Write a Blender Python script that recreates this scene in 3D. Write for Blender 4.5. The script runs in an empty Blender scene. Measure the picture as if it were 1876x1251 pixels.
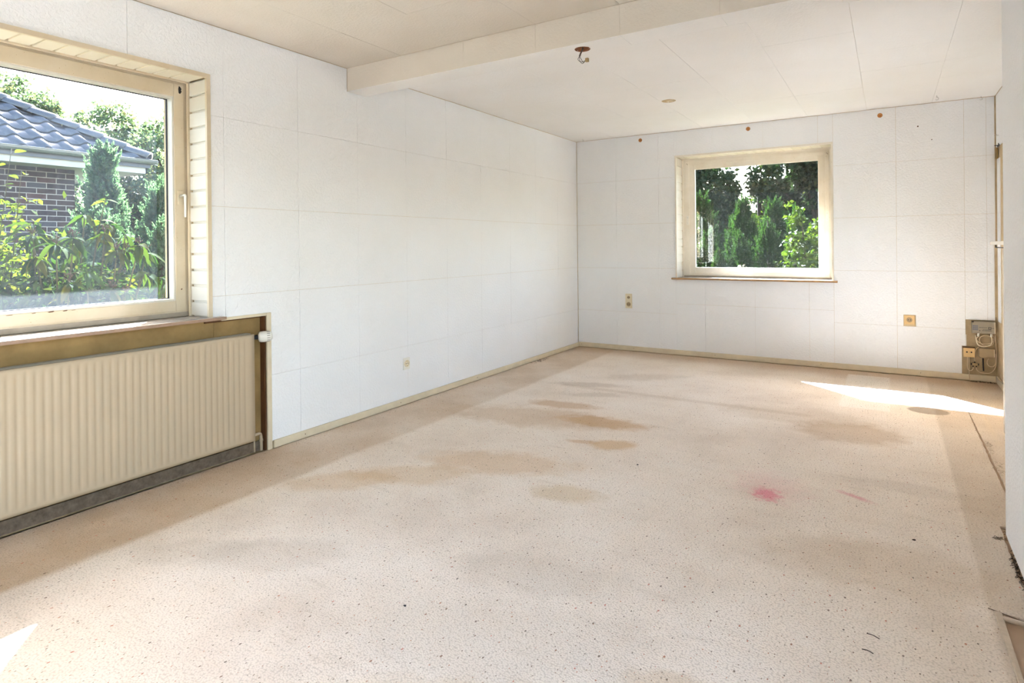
import bpy, bmesh, math, random
from mathutils import Matrix, Vector
import numpy as np

random.seed(7)
RNG = np.random.default_rng(7)
SC = bpy.context.scene
COL = SC.collection

# ------------------------------------------------------------------ camera
F_PX, CX, CY = 1101.365, 942.943, 453.108
YAW, PITCH, ROLL = 0.556918, -0.0019585, -0.0099279
CAM = Vector((3.1674, -6.5093, 1.2064))
fw = Vector((-math.sin(YAW), math.cos(YAW), 0)); rt = Vector((math.cos(YAW), math.sin(YAW), 0)); up = Vector((0, 0, 1))
fw2 = fw * math.cos(PITCH) + up * math.sin(PITCH)
up2 = up * math.cos(PITCH) - fw * math.sin(PITCH)
rt2 = rt * math.cos(ROLL) + up2 * math.sin(ROLL)
up3 = fw2.cross(rt2) * -1
cd = bpy.data.cameras.new('camera')
cd.sensor_width = 36.0
cd.lens = F_PX / 1876 * 36.0
cd.shift_x = (938 - CX) / 1876
cd.shift_y = (CY - 625.5) / 1876
cd.clip_start = 0.05; cd.clip_end = 500
cam = bpy.data.objects.new('camera', cd); COL.objects.link(cam)
M3 = Matrix((rt2.normalized(), up3.normalized(), -fw2.normalized())).transposed()
cam.matrix_world = Matrix.Translation(CAM) @ M3.to_4x4()
SC.camera = cam

# ------------------------------------------------------------------ sky, sun, exposure
SUN_DIR = Vector((0.92, -0.82, -1.0)).normalized()          # direction of travel
w = bpy.data.worlds.new('world'); SC.world = w; w.use_nodes = True
nt = w.node_tree; nt.nodes.clear()
sky = nt.nodes.new('ShaderNodeTexSky'); sky.sky_type = 'NISHITA'; sky.sun_disc = False
sky.sun_elevation = math.asin(-SUN_DIR.z); sky.sun_rotation = math.atan2(-SUN_DIR.x, -SUN_DIR.y)
sky.air_density = 1.0; sky.dust_density = 2.5; sky.ozone_density = 1.0
bg = nt.nodes.new('ShaderNodeBackground'); bg.inputs['Strength'].default_value = 0.46
wo = nt.nodes.new('ShaderNodeOutputWorld')
wb = nt.nodes.new('ShaderNodeMix'); wb.data_type = 'RGBA'; wb.blend_type = 'MULTIPLY'; wb.inputs['Factor'].default_value = 1.0
wb.inputs[7].default_value = (1.0, 0.955, 0.90, 1.0)          # white balance of the picture
nt.links.new(sky.outputs[0], wb.inputs[6]); nt.links.new(wb.outputs[2], bg.inputs[0]); nt.links.new(bg.outputs[0], wo.inputs[0])
sl = bpy.data.lights.new('sun', 'SUN'); sl.energy = 22.0; sl.angle = math.radians(0.6); sl.color = (0.85, 0.955, 1.14)
sun = bpy.data.objects.new('sun', sl); COL.objects.link(sun); sun.location = (-9, 8, 10)
sun.rotation_euler = SUN_DIR.to_track_quat('-Z', 'Y').to_euler()
SC.view_settings.view_transform = 'Standard'; SC.view_settings.look = 'None'
SC.view_settings.gamma = 1.0; SC.view_settings.use_curve_mapping = False
SC.view_settings.exposure = 2.38
SC.cycles.max_bounces = 9; SC.cycles.diffuse_bounces = 7; SC.cycles.glossy_bounces = 2; SC.cycles.transmission_bounces = 3; SC.cycles.transparent_max_bounces = 12
SC.cycles.adaptive_threshold = 0.12; SC.cycles.use_light_tree = False
SC.cycles.caustics_reflective = False; SC.cycles.caustics_refractive = False
SC.cycles.sample_clamp_indirect = 12.0

# ------------------------------------------------------------------ dimensions
H = 2.4446                      # ceiling height
XR = 3.945                      # far right wall
XP, YP = 3.563, -3.385          # near partition wall face and its far end
YN = -8.6                       # rear wall

# ------------------------------------------------------------------ materials
def lin(c):
    return tuple(((v / 255.0) / 12.92 if v / 255.0 <= 0.04045 else ((v / 255.0 + 0.055) / 1.055) ** 2.4) for v in c) + (1.0,)

class Mat:
    def __init__(s, name):
        s.m = bpy.data.materials.new(name); s.m.use_nodes = True
        s.t = s.m.node_tree; s.t.nodes.clear()
        s.out = s.n('ShaderNodeOutputMaterial')
    def n(s, typ, **kw):
        nd = s.t.nodes.new(typ)
        for k, v in kw.items(): setattr(nd, k, v)
        return nd
    def l(s, a, b): s.t.links.new(a, b)
    def pos(s):
        return s.n('ShaderNodeNewGeometry').outputs['Position']
    def noise(s, vec, scale, detail=2, rough=0.5, stretch=None):
        if stretch:
            mp = s.n('ShaderNodeMapping'); mp.inputs['Scale'].default_value = stretch
            s.l(vec, mp.inputs['Vector']); vec = mp.outputs[0]
        nd = s.n('ShaderNodeTexNoise'); nd.inputs['Scale'].default_value = scale
        nd.inputs['Detail'].default_value = detail; nd.inputs['Roughness'].default_value = rough
        s.l(vec, nd.inputs['Vector']); return nd.outputs['Fac']
    def ramp(s, fac, stops):
        r = s.n('ShaderNodeValToRGB'); s.l(fac, r.inputs[0])
        e = r.color_ramp.elements
        while len(e) > 1: e.remove(e[-1])
        e[0].position, e[0].color = stops[0][0], stops[0][1]
        for p, c in stops[1:]:
            x = e.new(p); x.color = c
        return r.outputs['Color']
    def maprange(s, v, a, b, c=0.0, d=1.0, smooth=True):
        m = s.n('ShaderNodeMapRange'); m.interpolation_type = 'SMOOTHSTEP' if smooth else 'LINEAR'
        s.l(v, m.inputs['Value'])
        m.inputs['From Min'].default_value = a; m.inputs['From Max'].default_value = b
        m.inputs['To Min'].default_value = c; m.inputs['To Max'].default_value = d
        return m.outputs['Result']
    def math(s, op, a, b=None):
        m = s.n('ShaderNodeMath'); m.operation = op
        for i, v in enumerate((a, b)):
            if v is None: continue
            if isinstance(v, (int, float)): m.inputs[i].default_value = v
            else: s.l(v, m.inputs[i])
        return m.outputs[0]
    def mix(s, fac, a, b, blend='MIX'):
        m = s.n('ShaderNodeMix'); m.data_type = 'RGBA'; m.blend_type = blend
        for sock, v in ((m.inputs['Factor'], fac), (m.inputs['A'], a), (m.inputs['B'], b)):
            if isinstance(v, (int, float)): sock.default_value = v
            elif isinstance(v, tuple): sock.default_value = v
            else: s.l(v, sock)
        # RGBA sockets are the ones with index 6 / 7
        for sock, v in ((m.inputs[6], a), (m.inputs[7], b)):
            if isinstance(v, tuple): sock.default_value = v
            elif not isinstance(v, (int, float)): s.l(v, sock)
        return m.outputs[2]
    def bump(s, height, strength, dist, prev=None):
        b = s.n('ShaderNodeBump'); b.inputs['Strength'].default_value = strength; b.inputs['Distance'].default_value = dist
        s.l(height, b.inputs['Height'])
        if prev is not None: s.l(prev, b.inputs['Normal'])
        return b.outputs['Normal']
    def principled(s, color, rough=0.6, spec=0.5, normal=None, metal=0.0, coat=0.0):
        p = s.n('ShaderNodeBsdfPrincipled')
        if isinstance(color, tuple): p.inputs['Base Color'].default_value = color
        else: s.l(color, p.inputs['Base Color'])
        if isinstance(rough, (int, float)): p.inputs['Roughness'].default_value = rough
        else: s.l(rough, p.inputs['Roughness'])
        p.inputs['Specular IOR Level'].default_value = spec
        p.inputs['Metallic'].default_value = metal
        p.inputs['Coat Weight'].default_value = coat
        if normal is not None: s.l(normal, p.inputs['Normal'])
        s.l(p.outputs[0], s.out.inputs[0]); s.p = p
        return s.m

def scl(c, k): return (c[0] * k, c[1] * k, c[2] * k, 1.0)

def simple(name, rgb, rough=0.6, spec=0.5, var=0.08, scale=6.0, bump=0.0, bscale=60.0, metal=0.0, stretch=None):
    """paint / plastic / metal with gentle unevenness in tone and relief"""
    m = Mat(name); c = lin(rgb); P = m.pos()
    f = m.noise(P, scale, 4, 0.6, stretch)
    col = m.ramp(f, [(0.25, scl(c, 1 - var)), (0.75, scl(c, 1 + var * 0.6))])
    nrm = m.bump(m.noise(P, bscale, 3, 0.6, stretch), bump, 0.002) if bump else None
    return m.principled(col, rough, spec, nrm, metal)

def mat_wall_tile():
    m = Mat('embossed_white_wall_tile'); P = m.pos()
    big = m.noise(P, 1.3, 3, 0.6)
    col = m.ramp(big, [(0.3, lin((233, 232, 231))), (0.7, lin((237, 237, 238)))])
    emb = m.noise(P, 62, 2, 0.55)
    fine = m.noise(P, 190, 2, 0.5)
    h = m.math('ADD', m.maprange(emb, 0.36, 0.62), m.math('MULTIPLY', fine, 0.4))
    return m.principled(col, 0.75, 0.25, m.bump(h, 0.5, 0.0024))

def mat_ceiling_tile(name='embossed_ceiling_tile', c0=(231, 227, 222), c1=(236, 233, 230)):
    m = Mat(name); P = m.pos()
    big = m.noise(P, 1.1, 3, 0.6)
    col = m.ramp(big, [(0.3, lin(c0)), (0.7, lin(c1))])
    emb = m.noise(P, 75, 3, 0.6)
    return m.principled(col, 0.8, 0.2, m.bump(m.maprange(emb, 0.35, 0.65), 0.36, 0.0022))

def mat_bare_wall(name='bare_beige_wall'):
    m = Mat(name); P = m.pos()
    f = m.noise(P, 9, 5, 0.65)
    col = m.ramp(f, [(0.25, lin((176, 150, 112))), (0.5, lin((199, 177, 142))), (0.8, lin((214, 197, 165)))])
    return m.principled(col, 0.8, 0.2, m.bump(m.noise(P, 40, 4, 0.6), 0.3, 0.002))

def mat_cream_paint(name='aged_cream_gloss_paint', cs=((196, 178, 148), (206, 190, 163), (214, 201, 180))):
    m = Mat(name); P = m.pos()
    f = m.noise(P, 5, 4, 0.6)
    g = m.noise(P, 60, 3, 0.6)
    col = m.ramp(f, [(0.25, lin(cs[0])), (0.55, lin(cs[1])), (0.85, lin(cs[2]))])
    spots = m.noise(P, 160, 1, 0.5)
    col = m.mix(m.maprange(spots, 0.75, 0.80), col, lin((160, 128, 90)))
    return m.principled(col, 0.38, 0.5, m.bump(g, 0.06, 0.001))

def stain_mask(m, P, cx, cy, rx, ry, rot=0.0, soft=0.27, wob=0.42, wscale=9.0, k=1.0):
    """soft-edged wobbly ellipse on the floor, 0..k"""
    if not hasattr(m, 'nzc'): m.nzc = {}
    if (wscale, wob) not in m.nzc:
        m.nzc[(wscale, wob)] = m.maprange(m.noise(P, wscale, 2, 0.6), 0, 1, -1.25 * wob, 1.25 * wob, False)
    mp = m.n('ShaderNodeMapping'); mp.vector_type = 'TEXTURE'
    mp.inputs['Location'].default_value = (cx, cy, 0); mp.inputs['Rotation'].default_value = (0, 0, rot); mp.inputs['Scale'].default_value = (rx, ry, 1)
    m.l(P, mp.inputs['Vector'])
    ln = m.n('ShaderNodeVectorMath'); ln.operation = 'LENGTH'; m.l(mp.outputs[0], ln.inputs[0])
    d = m.math('ADD', ln.outputs['Value'], m.nzc[(wscale, wob)])
    return m.maprange(d, 1.0 - soft, 1.0 + soft, k, 0.0, False)

def mat_carpet():
    m = Mat('beige_flecked_loop_carpet'); P = m.pos()
    sep = m.n('ShaderNodeSeparateXYZ'); m.l(P, sep.inputs[0])
    X, Y = sep.outputs[0], sep.outputs[1]
    big = m.noise(P, 1.7, 5, 0.62)
    col = m.ramp(big, [(0.28, lin((222, 206, 190))), (0.5, lin((236, 222, 207))), (0.75, lin((242, 231, 219)))])
    streak = m.noise(P, 5, 4, 0.6, stretch=(0.5, 3.0, 1))
    col = m.mix(m.maprange(streak, 0.55, 0.8, 0, 0.30), col, lin((192, 174, 152)))
    # unfaded strips where furniture stood along both long walls and by the far wall; radiator shade painted into the left one
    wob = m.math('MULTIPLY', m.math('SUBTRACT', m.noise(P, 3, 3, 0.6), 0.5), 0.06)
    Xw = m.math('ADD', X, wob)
    band = m.math('MULTIPLY', m.maprange(Xw, 0.47, 0.53, 1, 0), m.maprange(Y, -4.6, -3.9, 1, 0.62))  # stain strip, darkened further beside the radiator as painted shade
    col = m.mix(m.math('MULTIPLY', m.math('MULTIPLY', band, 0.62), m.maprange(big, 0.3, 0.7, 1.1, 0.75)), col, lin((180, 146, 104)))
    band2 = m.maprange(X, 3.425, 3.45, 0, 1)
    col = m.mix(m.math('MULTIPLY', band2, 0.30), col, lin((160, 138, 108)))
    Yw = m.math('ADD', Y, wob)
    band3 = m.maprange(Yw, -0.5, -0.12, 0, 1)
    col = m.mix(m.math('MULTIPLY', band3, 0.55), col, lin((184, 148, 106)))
    # pale rectangle, and a line where a rug used to be
    def rect(x0, x1, y0, y1, e=0.012):
        a = m.math('MULTIPLY', m.maprange(X, x0 - e, x0 + e), m.maprange(X, x1 - e, x1 + e, 1, 0))
        b = m.math('MULTIPLY', m.maprange(Y, y0 - e, y0 + e), m.maprange(Y, y1 - e, y1 + e, 1, 0))
        return m.math('MULTIPLY', a, b)
    col = m.mix(m.math('MULTIPLY', rect(2.84, 3.165, -1.47, -0.2), 0.55), col, lin((246, 240, 232)))
    col = m.mix(m.math('MULTIPLY', rect(0.75, 2.7, -1.90, -1.82, 0.03), 0.22), col, lin((168, 138, 104)))
    col = m.mix(m.math('MULTIPLY', rect(3.70, 3.728, -2.0, -0.06, 0.012), 0.25), col, lin((224, 206, 178)))
    ST = [  # x, y, rx, ry, rot, rgb, strength
        (1.50, -2.72, 0.30, 0.12, 0.1, (198, 150, 88), 0.55), (1.73, -3.12, 0.13, 0.09, 0.5, (206, 164, 104), 0.55),
        (1.55, -3.16, 0.09, 0.035, 0.2, (198, 150, 92), 0.45), (1.05, -2.45, 0.26, 0.09, 0.15, (190, 146, 96), 0.5),
        (1.0, -2.85, 0.6, 0.22, 0.2, (188, 152, 108), 0.36), (1.30, -3.72, 0.42, 0.16, 0.35, (206, 168, 120), 0.4),
        (1.83, -3.90, 0.16, 0.10, 0.2, (200, 172, 126), 0.42), (1.0, -4.1, 0.30, 0.13, 0.5, (204, 168, 118), 0.36),
        (0.75, -4.35, 0.28, 0.12, 0.7, (202, 164, 112), 0.36), (1.15, -2.05, 0.22, 0.07, 0.4, (178, 156, 132), 0.3),
        (1.25, -1.25, 0.40, 0.13, 0.55, (182, 162, 138), 0.26), (0.95, -1.75, 0.3, 0.08, 0.3, (160, 136, 112), 0.3),
        (2.05, -4.6, 0.30, 0.13, 0.3, (188, 174, 158), 0.28), (2.1, -5.0, 0.5, 0.2, 0.4, (192, 176, 156), 0.25),
        (1.1, -5.0, 0.3, 0.12, 0.6, (178, 162, 144), 0.22), (0.8, -5.15, 0.25, 0.1, 0.6, (168, 154, 136), 0.22),
        (2.95, -2.15, 0.30, 0.22, 0.1, (178, 144, 102), 0.42), (2.60, -1.9, 0.5, 0.2, 0.1, (176, 150, 116), 0.22),
        (3.25, -3.0, 0.25, 0.08, 0.0, (172, 154, 132), 0.18), (3.15, -3.9, 0.4, 0.2, 0.2, (182, 152, 112), 0.22),
        (2.2, -5.35, 0.35, 0.16, 0.3, (206, 176, 134), 0.3), (2.65, -4.9, 0.1, 0.06, 0.2, (190, 158, 112), 0.3),
    ]
    for (sx, sy, rx, ry, rot, rgb, k) in ST:
        col = m.mix(stain_mask(m, P, sx, sy, rx, ry, rot, k=k), col, lin(rgb))
    col = m.mix(stain_mask(m, P, 2.657, -3.417, 0.055, 0.07, 0.3, 0.5, 0.9, 30, k=0.75), col, lin((222, 120, 138)))
    col = m.mix(stain_mask(m, P, 2.655, -3.30, 0.13, 0.16, 0.6, 0.7, 0.8, 18, k=0.25), col, lin((226, 160, 164)))
    col = m.mix(stain_mask(m, P, 3.02, -3.235, 0.07, 0.018, -0.5, 0.6, 0.6, 30, k=0.6), col, lin((220, 140, 150)))
    col = m.mix(stain_mask(m, P, 3.398, -1.305, 0.125, 0.10, 0.0, 0.08, 0.05, 10, k=0.6), col, lin((112, 96, 78)))
    # worn black rim along the foot of the near wall
    # flecks woven into the yarn
    for scale, thr, keep, stops in ((25, 0.062, 0.62, [(0.0, lin((70, 52, 38))), (0.45, lin((104, 78, 56))), (0.72, lin((178, 104, 60))), (0.9, lin((196, 112, 92)))]),
                                    (58, 0.095, 0.60, [(0.0, lin((112, 92, 74))), (0.6, lin((150, 124, 98))), (0.85, lin((190, 128, 96)))])):
        mp = m.n('ShaderNodeMapping'); mp.inputs['Scale'].default_value = (1.0, 0.62, 0.0); m.l(P, mp.inputs['Vector'])
        vo = m.n('ShaderNodeTexVoronoi'); vo.voronoi_dimensions = '2D'; vo.inputs['Scale'].default_value = scale
        m.l(mp.outputs[0], vo.inputs['Vector'])
        sp = m.n('ShaderNodeSeparateColor'); m.l(vo.outputs['Color'], sp.inputs[0])
        size = m.math('MULTIPLY', m.math('ADD', sp.outputs[2], 0.35), thr)
        near = m.math('LESS_THAN', vo.outputs['Distance'], size)
        msk = m.math('MULTIPLY', near, m.math('GREATER_THAN', sp.outputs[0], keep))
        col = m.mix(m.math('MULTIPLY', msk, 0.78), col, m.ramp(sp.outputs[1], stops))
    v = m.n('ShaderNodeTexVoronoi'); v.voronoi_dimensions = '2D'; v.inputs['Scale'].default_value = 150; m.l(P, v.inputs['Vector'])
    loop = m.math('SUBTRACT', 1.0, v.outputs['Distance'])
    col = m.mix(m.maprange(v.outputs['Distance'], 0.35, 0.75, 0, 0.30), col, lin((158, 140, 120)))
    return m.principled(col, 0.95, 0.08, m.bump(loop, 0.55, 0.004))

def mat_glass(name, dust, refl=1.0, edge=None):
    """clear pane: see-through, mirror-like at a slant, with a film of dust that scatters the light"""
    m = Mat(name); P = m.pos()
    tr = m.n('ShaderNodeBsdfTransparent'); tr.inputs[0].default_value = (0.95, 0.97, 0.97, 1)
    gl = m.n('ShaderNodeBsdfGlossy'); gl.inputs['Roughness'].default_value = 0.0
    lw = m.n('ShaderNodeLayerWeight'); lw.inputs['Blend'].default_value = 0.5      # Schlick reflectance, same from both faces
    fr = m.math('ADD', 0.04, m.math('MULTIPLY', m.math('POWER', lw.outputs['Facing'], 5.0), 0.96))
    mx = m.n('ShaderNodeMixShader')
    m.l(m.math('MULTIPLY', fr, refl), mx.inputs[0]); m.l(tr.outputs[0], mx.inputs[1]); m.l(gl.outputs[0], mx.inputs[2])
    tl = m.n('ShaderNodeBsdfTranslucent'); tl.inputs[0].default_value = (0.86, 0.93, 1.0, 1)
    n1 = m.noise(P, 3.5, 4, 0.65); n2 = m.noise(P, 45, 4, 0.7)
    f = m.math('MULTIPLY', m.maprange(n1, 0.25, 0.75, 0.55, 1.3), m.maprange(n2, 0.3, 0.8, 0.7, 1.35))
    f = m.math('MULTIPLY', f, dust)
    if edge:
        axis, lo, hi, z0, z1 = edge
        sep = m.n('ShaderNodeSeparateXYZ'); m.l(P, sep.inputs[0])
        U, Z = sep.outputs[axis], sep.outputs[2]
        jit = m.math('MULTIPLY', m.math('SUBTRACT', m.noise(P, 8, 3, 0.6), 0.5), 0.02)
        Z2 = m.math('ADD', Z, jit); U2 = m.math('ADD', U, jit)
        e = m.math('MAXIMUM', m.maprange(Z2, z0 + 0.055, z0 + 0.075, 1, 0), m.maprange(U2, hi - 0.06, hi - 0.01, 0, 0.7))
        e = m.math('MAXIMUM', e, m.maprange(Z2, z1 - 0.05, z1, 0, 0.6))
        f = m.math('ADD', f, m.math('MULTIPLY', e, dust * 2.4))
    m2 = m.n('ShaderNodeMixShader'); m.l(f, m2.inputs[0]); m.l(mx.outputs[0], m2.inputs[1]); m.l(tl.outputs[0], m2.inputs[2])
    m.l(m2.outputs[0], m.out.inputs[0])
    return m.m

def mat_leaf(name, stops, gloss=0.35, trans=0.35, spec=0.5, k=0.35):
    m = Mat(name)
    rnd = m.n('ShaderNodeNewGeometry').outputs['Random Per Island']
    oi = m.n('ShaderNodeObjectInfo').outputs['Random']
    f = m.math('FRACT', m.math('ADD', rnd, oi))
    n = len(stops)
    col = m.ramp(f, [(i / max(1, n - 1), scl(lin(c), k)) for i, c in enumerate(stops)])
    p = m.n('ShaderNodeBsdfPrincipled'); m.l(col, p.inputs['Base Color'])
    p.inputs['Roughness'].default_value = gloss; p.inputs['Specular IOR Level'].default_value = spec
    t = m.n('ShaderNodeBsdfTranslucent')
    m.l(m.mix(1.0, col, (1.0, 1.0, 0.45, 1), 'MULTIPLY'), t.inputs[0])
    mx = m.n('ShaderNodeMixShader'); mx.inputs[0].default_value = trans
    m.l(p.outputs[0], mx.inputs[1]); m.l(t.outputs[0], mx.inputs[2]); m.l(mx.outputs[0], m.out.inputs[0])
    return m.m

MT = dict(
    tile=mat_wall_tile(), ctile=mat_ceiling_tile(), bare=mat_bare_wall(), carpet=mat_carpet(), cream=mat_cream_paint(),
    cream2=mat_cream_paint('pale_cream_gloss_paint', ((220, 210, 192), (229, 221, 207), (234, 228, 217))),
    ctile2=mat_ceiling_tile('yellowed_dimmed_ceiling_tile', (212, 201, 187), (220, 211, 199)),  # yellowed tone, darkened too so the over-lit front ceiling and beam look dimmer
    ceilbase=simple('ceiling_plaster', (200, 184, 158), 0.85, 0.2),
    board=simple('cream_white_board_paint', (218, 208, 188), 0.42, 0.5, 0.05, 4, 0.05, 40),
    white=simple('white_board_paint', (208, 202, 190), 0.42, 0.5, 0.05, 4, 0.05, 40),
    greyframe=simple('weathered_grey_frame', (168, 156, 140), 0.6, 0.4, 0.25, 9, 0.2, 50),
    enamel=simple('ivory_radiator_enamel', (182, 163, 137), 0.25, 0.5, 0.03, 3, 0.03, 90),
    dirty=simple('dirty_bare_wall', (168, 148, 116), 0.85, 0.2, 0.25, 14, 0.3, 40),
    skirting=simple('aged_skirting_paint', (214, 200, 172), 0.5, 0.4, 0.10, 10, 0.1, 30),
    sill=simple('brown_grey_stone_sill', (160, 132, 112), 0.3, 0.5, 0.2, 24, 0.05, 80),
    silltop=simple('pale_stone_sill_top', (158, 148, 138), 0.25, 0.5, 0.12, 14, 0.03, 80),
    woodedge=simple('varnished_wood_edge', (168, 126, 80), 0.4, 0.5, 0.25, 20, 0.1, 60),
    niche=simple('khaki_fibreboard', (158, 128, 82), 0.75, 0.25, 0.35, 5, 0.25, 35),
    brown=simple('dark_brown_wood', (96, 60, 32), 0.6, 0.4, 0.3, 14, 0.2, 40),
    plugwood=simple('orange_brown_wood_plug', (182, 122, 68), 0.7, 0.3, 0.3, 60, 0.2, 120),
    rust=simple('red_brown_plaster', (140, 92, 66), 0.9, 0.1, 0.4, 50, 0.5, 90),
    dust=simple('grey_dust', (116, 100, 84), 0.95, 0.1, 0.4, 40, 0.4, 120),
    pcream=simple('yellowed_plastic', (218, 182, 124), 0.45, 0.5, 0.05, 20),
    pivory=simple('ivory_plastic', (222, 208, 178), 0.4, 0.5, 0.05, 20),
    pwhite=simple('white_plastic', (228, 224, 214), 0.35, 0.5, 0.04, 20),
    pgrey=simple('grey_plastic', (146, 136, 118), 0.5, 0.5, 0.07, 20),
    pbeige=simple('dusty_beige_plastic', (164, 142, 108), 0.6, 0.4, 0.1, 20),
    dark=simple('dark_ink', (44, 42, 46), 0.6, 0.3, 0.1, 20),
    black=simple('black_plastic', (26, 24, 24), 0.5, 0.4, 0.1, 20),
    blueink=simple('violet_grey_ink', (112, 112, 122), 0.6, 0.3, 0.06, 20),
    cable=simple('beige_cable', (216, 194, 160), 0.5, 0.4, 0.1, 20),
    wire=simple('copper_dark_wire', (70, 58, 48), 0.4, 0.5, 0.2, 30),
    steel=simple('bright_steel', (190, 186, 178), 0.3, 0.5, 0.08, 20, 0, 60, 0.9),
    brass=simple('dull_terminal', (170, 146, 104), 0.4, 0.5, 0.15, 40, 0, 60, 0.3),
    subfloor=simple('brown_screed', (178, 152, 126), 0.6, 0.4, 0.1, 6, 0.05, 60),
    tuft=simple('carpet_fibre', (196, 180, 160), 0.95, 0.1, 0.15, 60, 0.4, 200),
    debris=simple('dark_crumb', (58, 46, 36), 0.9, 0.2, 0.3, 60, 0.4, 200),
    mortar=simple('pale_mortar', (150, 146, 140), 0.9, 0.1, 0.12, 20, 0.3, 90),
    rooft=simple('slate_grey_glazed_rooftile', (46, 51, 59), 0.40, 0.6, 0.18, 12, 0.2, 60),
    zinc=simple('grey_zinc', (110, 112, 112), 0.45, 0.5, 0.1, 8, 0.05, 40, 0.5),
    fascia=simple('white_fascia', (160, 158, 154), 0.6, 0.4, 0.05, 6),
    grass=simple('rough_grass', (40, 50, 25), 0.95, 0.1, 0.4, 5, 0.6, 30),
    bounce_terrace=simple('pale_bounce_stone', (150, 147, 142), 0.8, 0.2, 0.12, 3, 0.2, 30),
    bark=simple('grey_brown_bark', (54, 45, 36), 0.95, 0.1, 0.35, 12, 0.6, 40),
    twig=simple('green_brown_twig', (52, 52, 32), 0.8, 0.2, 0.3, 30, 0.3, 80),
    seed=simple('brown_seed_heads', (48, 37, 29), 0.85, 0.2, 0.3, 60, 0.3, 120),
    roofu=simple('roof_underside', (190, 180, 164), 0.7, 0.3, 0.08, 6),
    glassL=mat_glass('dusty_pane_glass', 0.0030, 1.0, (1, -5.94, -4.685, 0.935, 2.043)),
    glassB=mat_glass('pane_glass', 0.0004, 1.0),
    leafY=mat_leaf('yellow_green_leaf', [(98, 122, 36), (126, 148, 44), (84, 116, 40), (150, 160, 62)], 0.7, 0.6, 0.01, 0.34),
    leafR=mat_leaf('rhododendron_leaf', [(52, 84, 36), (70, 102, 42), (90, 112, 46), (44, 76, 40), (124, 122, 52)], 0.7, 0.45, 0.01, 0.30),
    leafC=mat_leaf('blue_green_conifer', [(70, 98, 86), (88, 116, 100), (62, 90, 80), (102, 128, 110)], 0.8, 0.6, 0.02, 0.85),
    leafG=mat_leaf('green_conifer', [(48, 82, 40), (62, 98, 44), (42, 74, 42), (78, 110, 48)], 0.7, 0.5, 0.15, 0.45),
    leafD=mat_leaf('dark_tree_leaf', [(36, 58, 36), (50, 74, 42), (42, 64, 46), (84, 92, 48)], 0.6, 0.4, 0.1, 0.5),
    leafP=mat_leaf('pale_tree_leaf', [(84, 104, 88), (100, 118, 98), (74, 96, 84), (126, 122, 92)], 0.6, 0.5, 0.1, 0.8),
    leafL=mat_leaf('lime_leaf', [(92, 128, 40), (122, 154, 52), (80, 112, 38), (150, 168, 70)], 0.5, 0.5, 0.15, 0.26),
)
BRICKS = [simple('dark_brown_brick', (50, 35, 33), 0.85, 0.2, 0.2, 30, 0.5, 90),
          simple('purple_brown_brick', (43, 34, 37), 0.85, 0.2, 0.2, 30, 0.5, 90),
          simple('red_brown_brick', (62, 36, 33), 0.85, 0.2, 0.2, 30, 0.5, 90),
          simple('blue_grey_brick', (52, 50, 56), 0.85, 0.2, 0.2, 30, 0.5, 90)]

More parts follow.
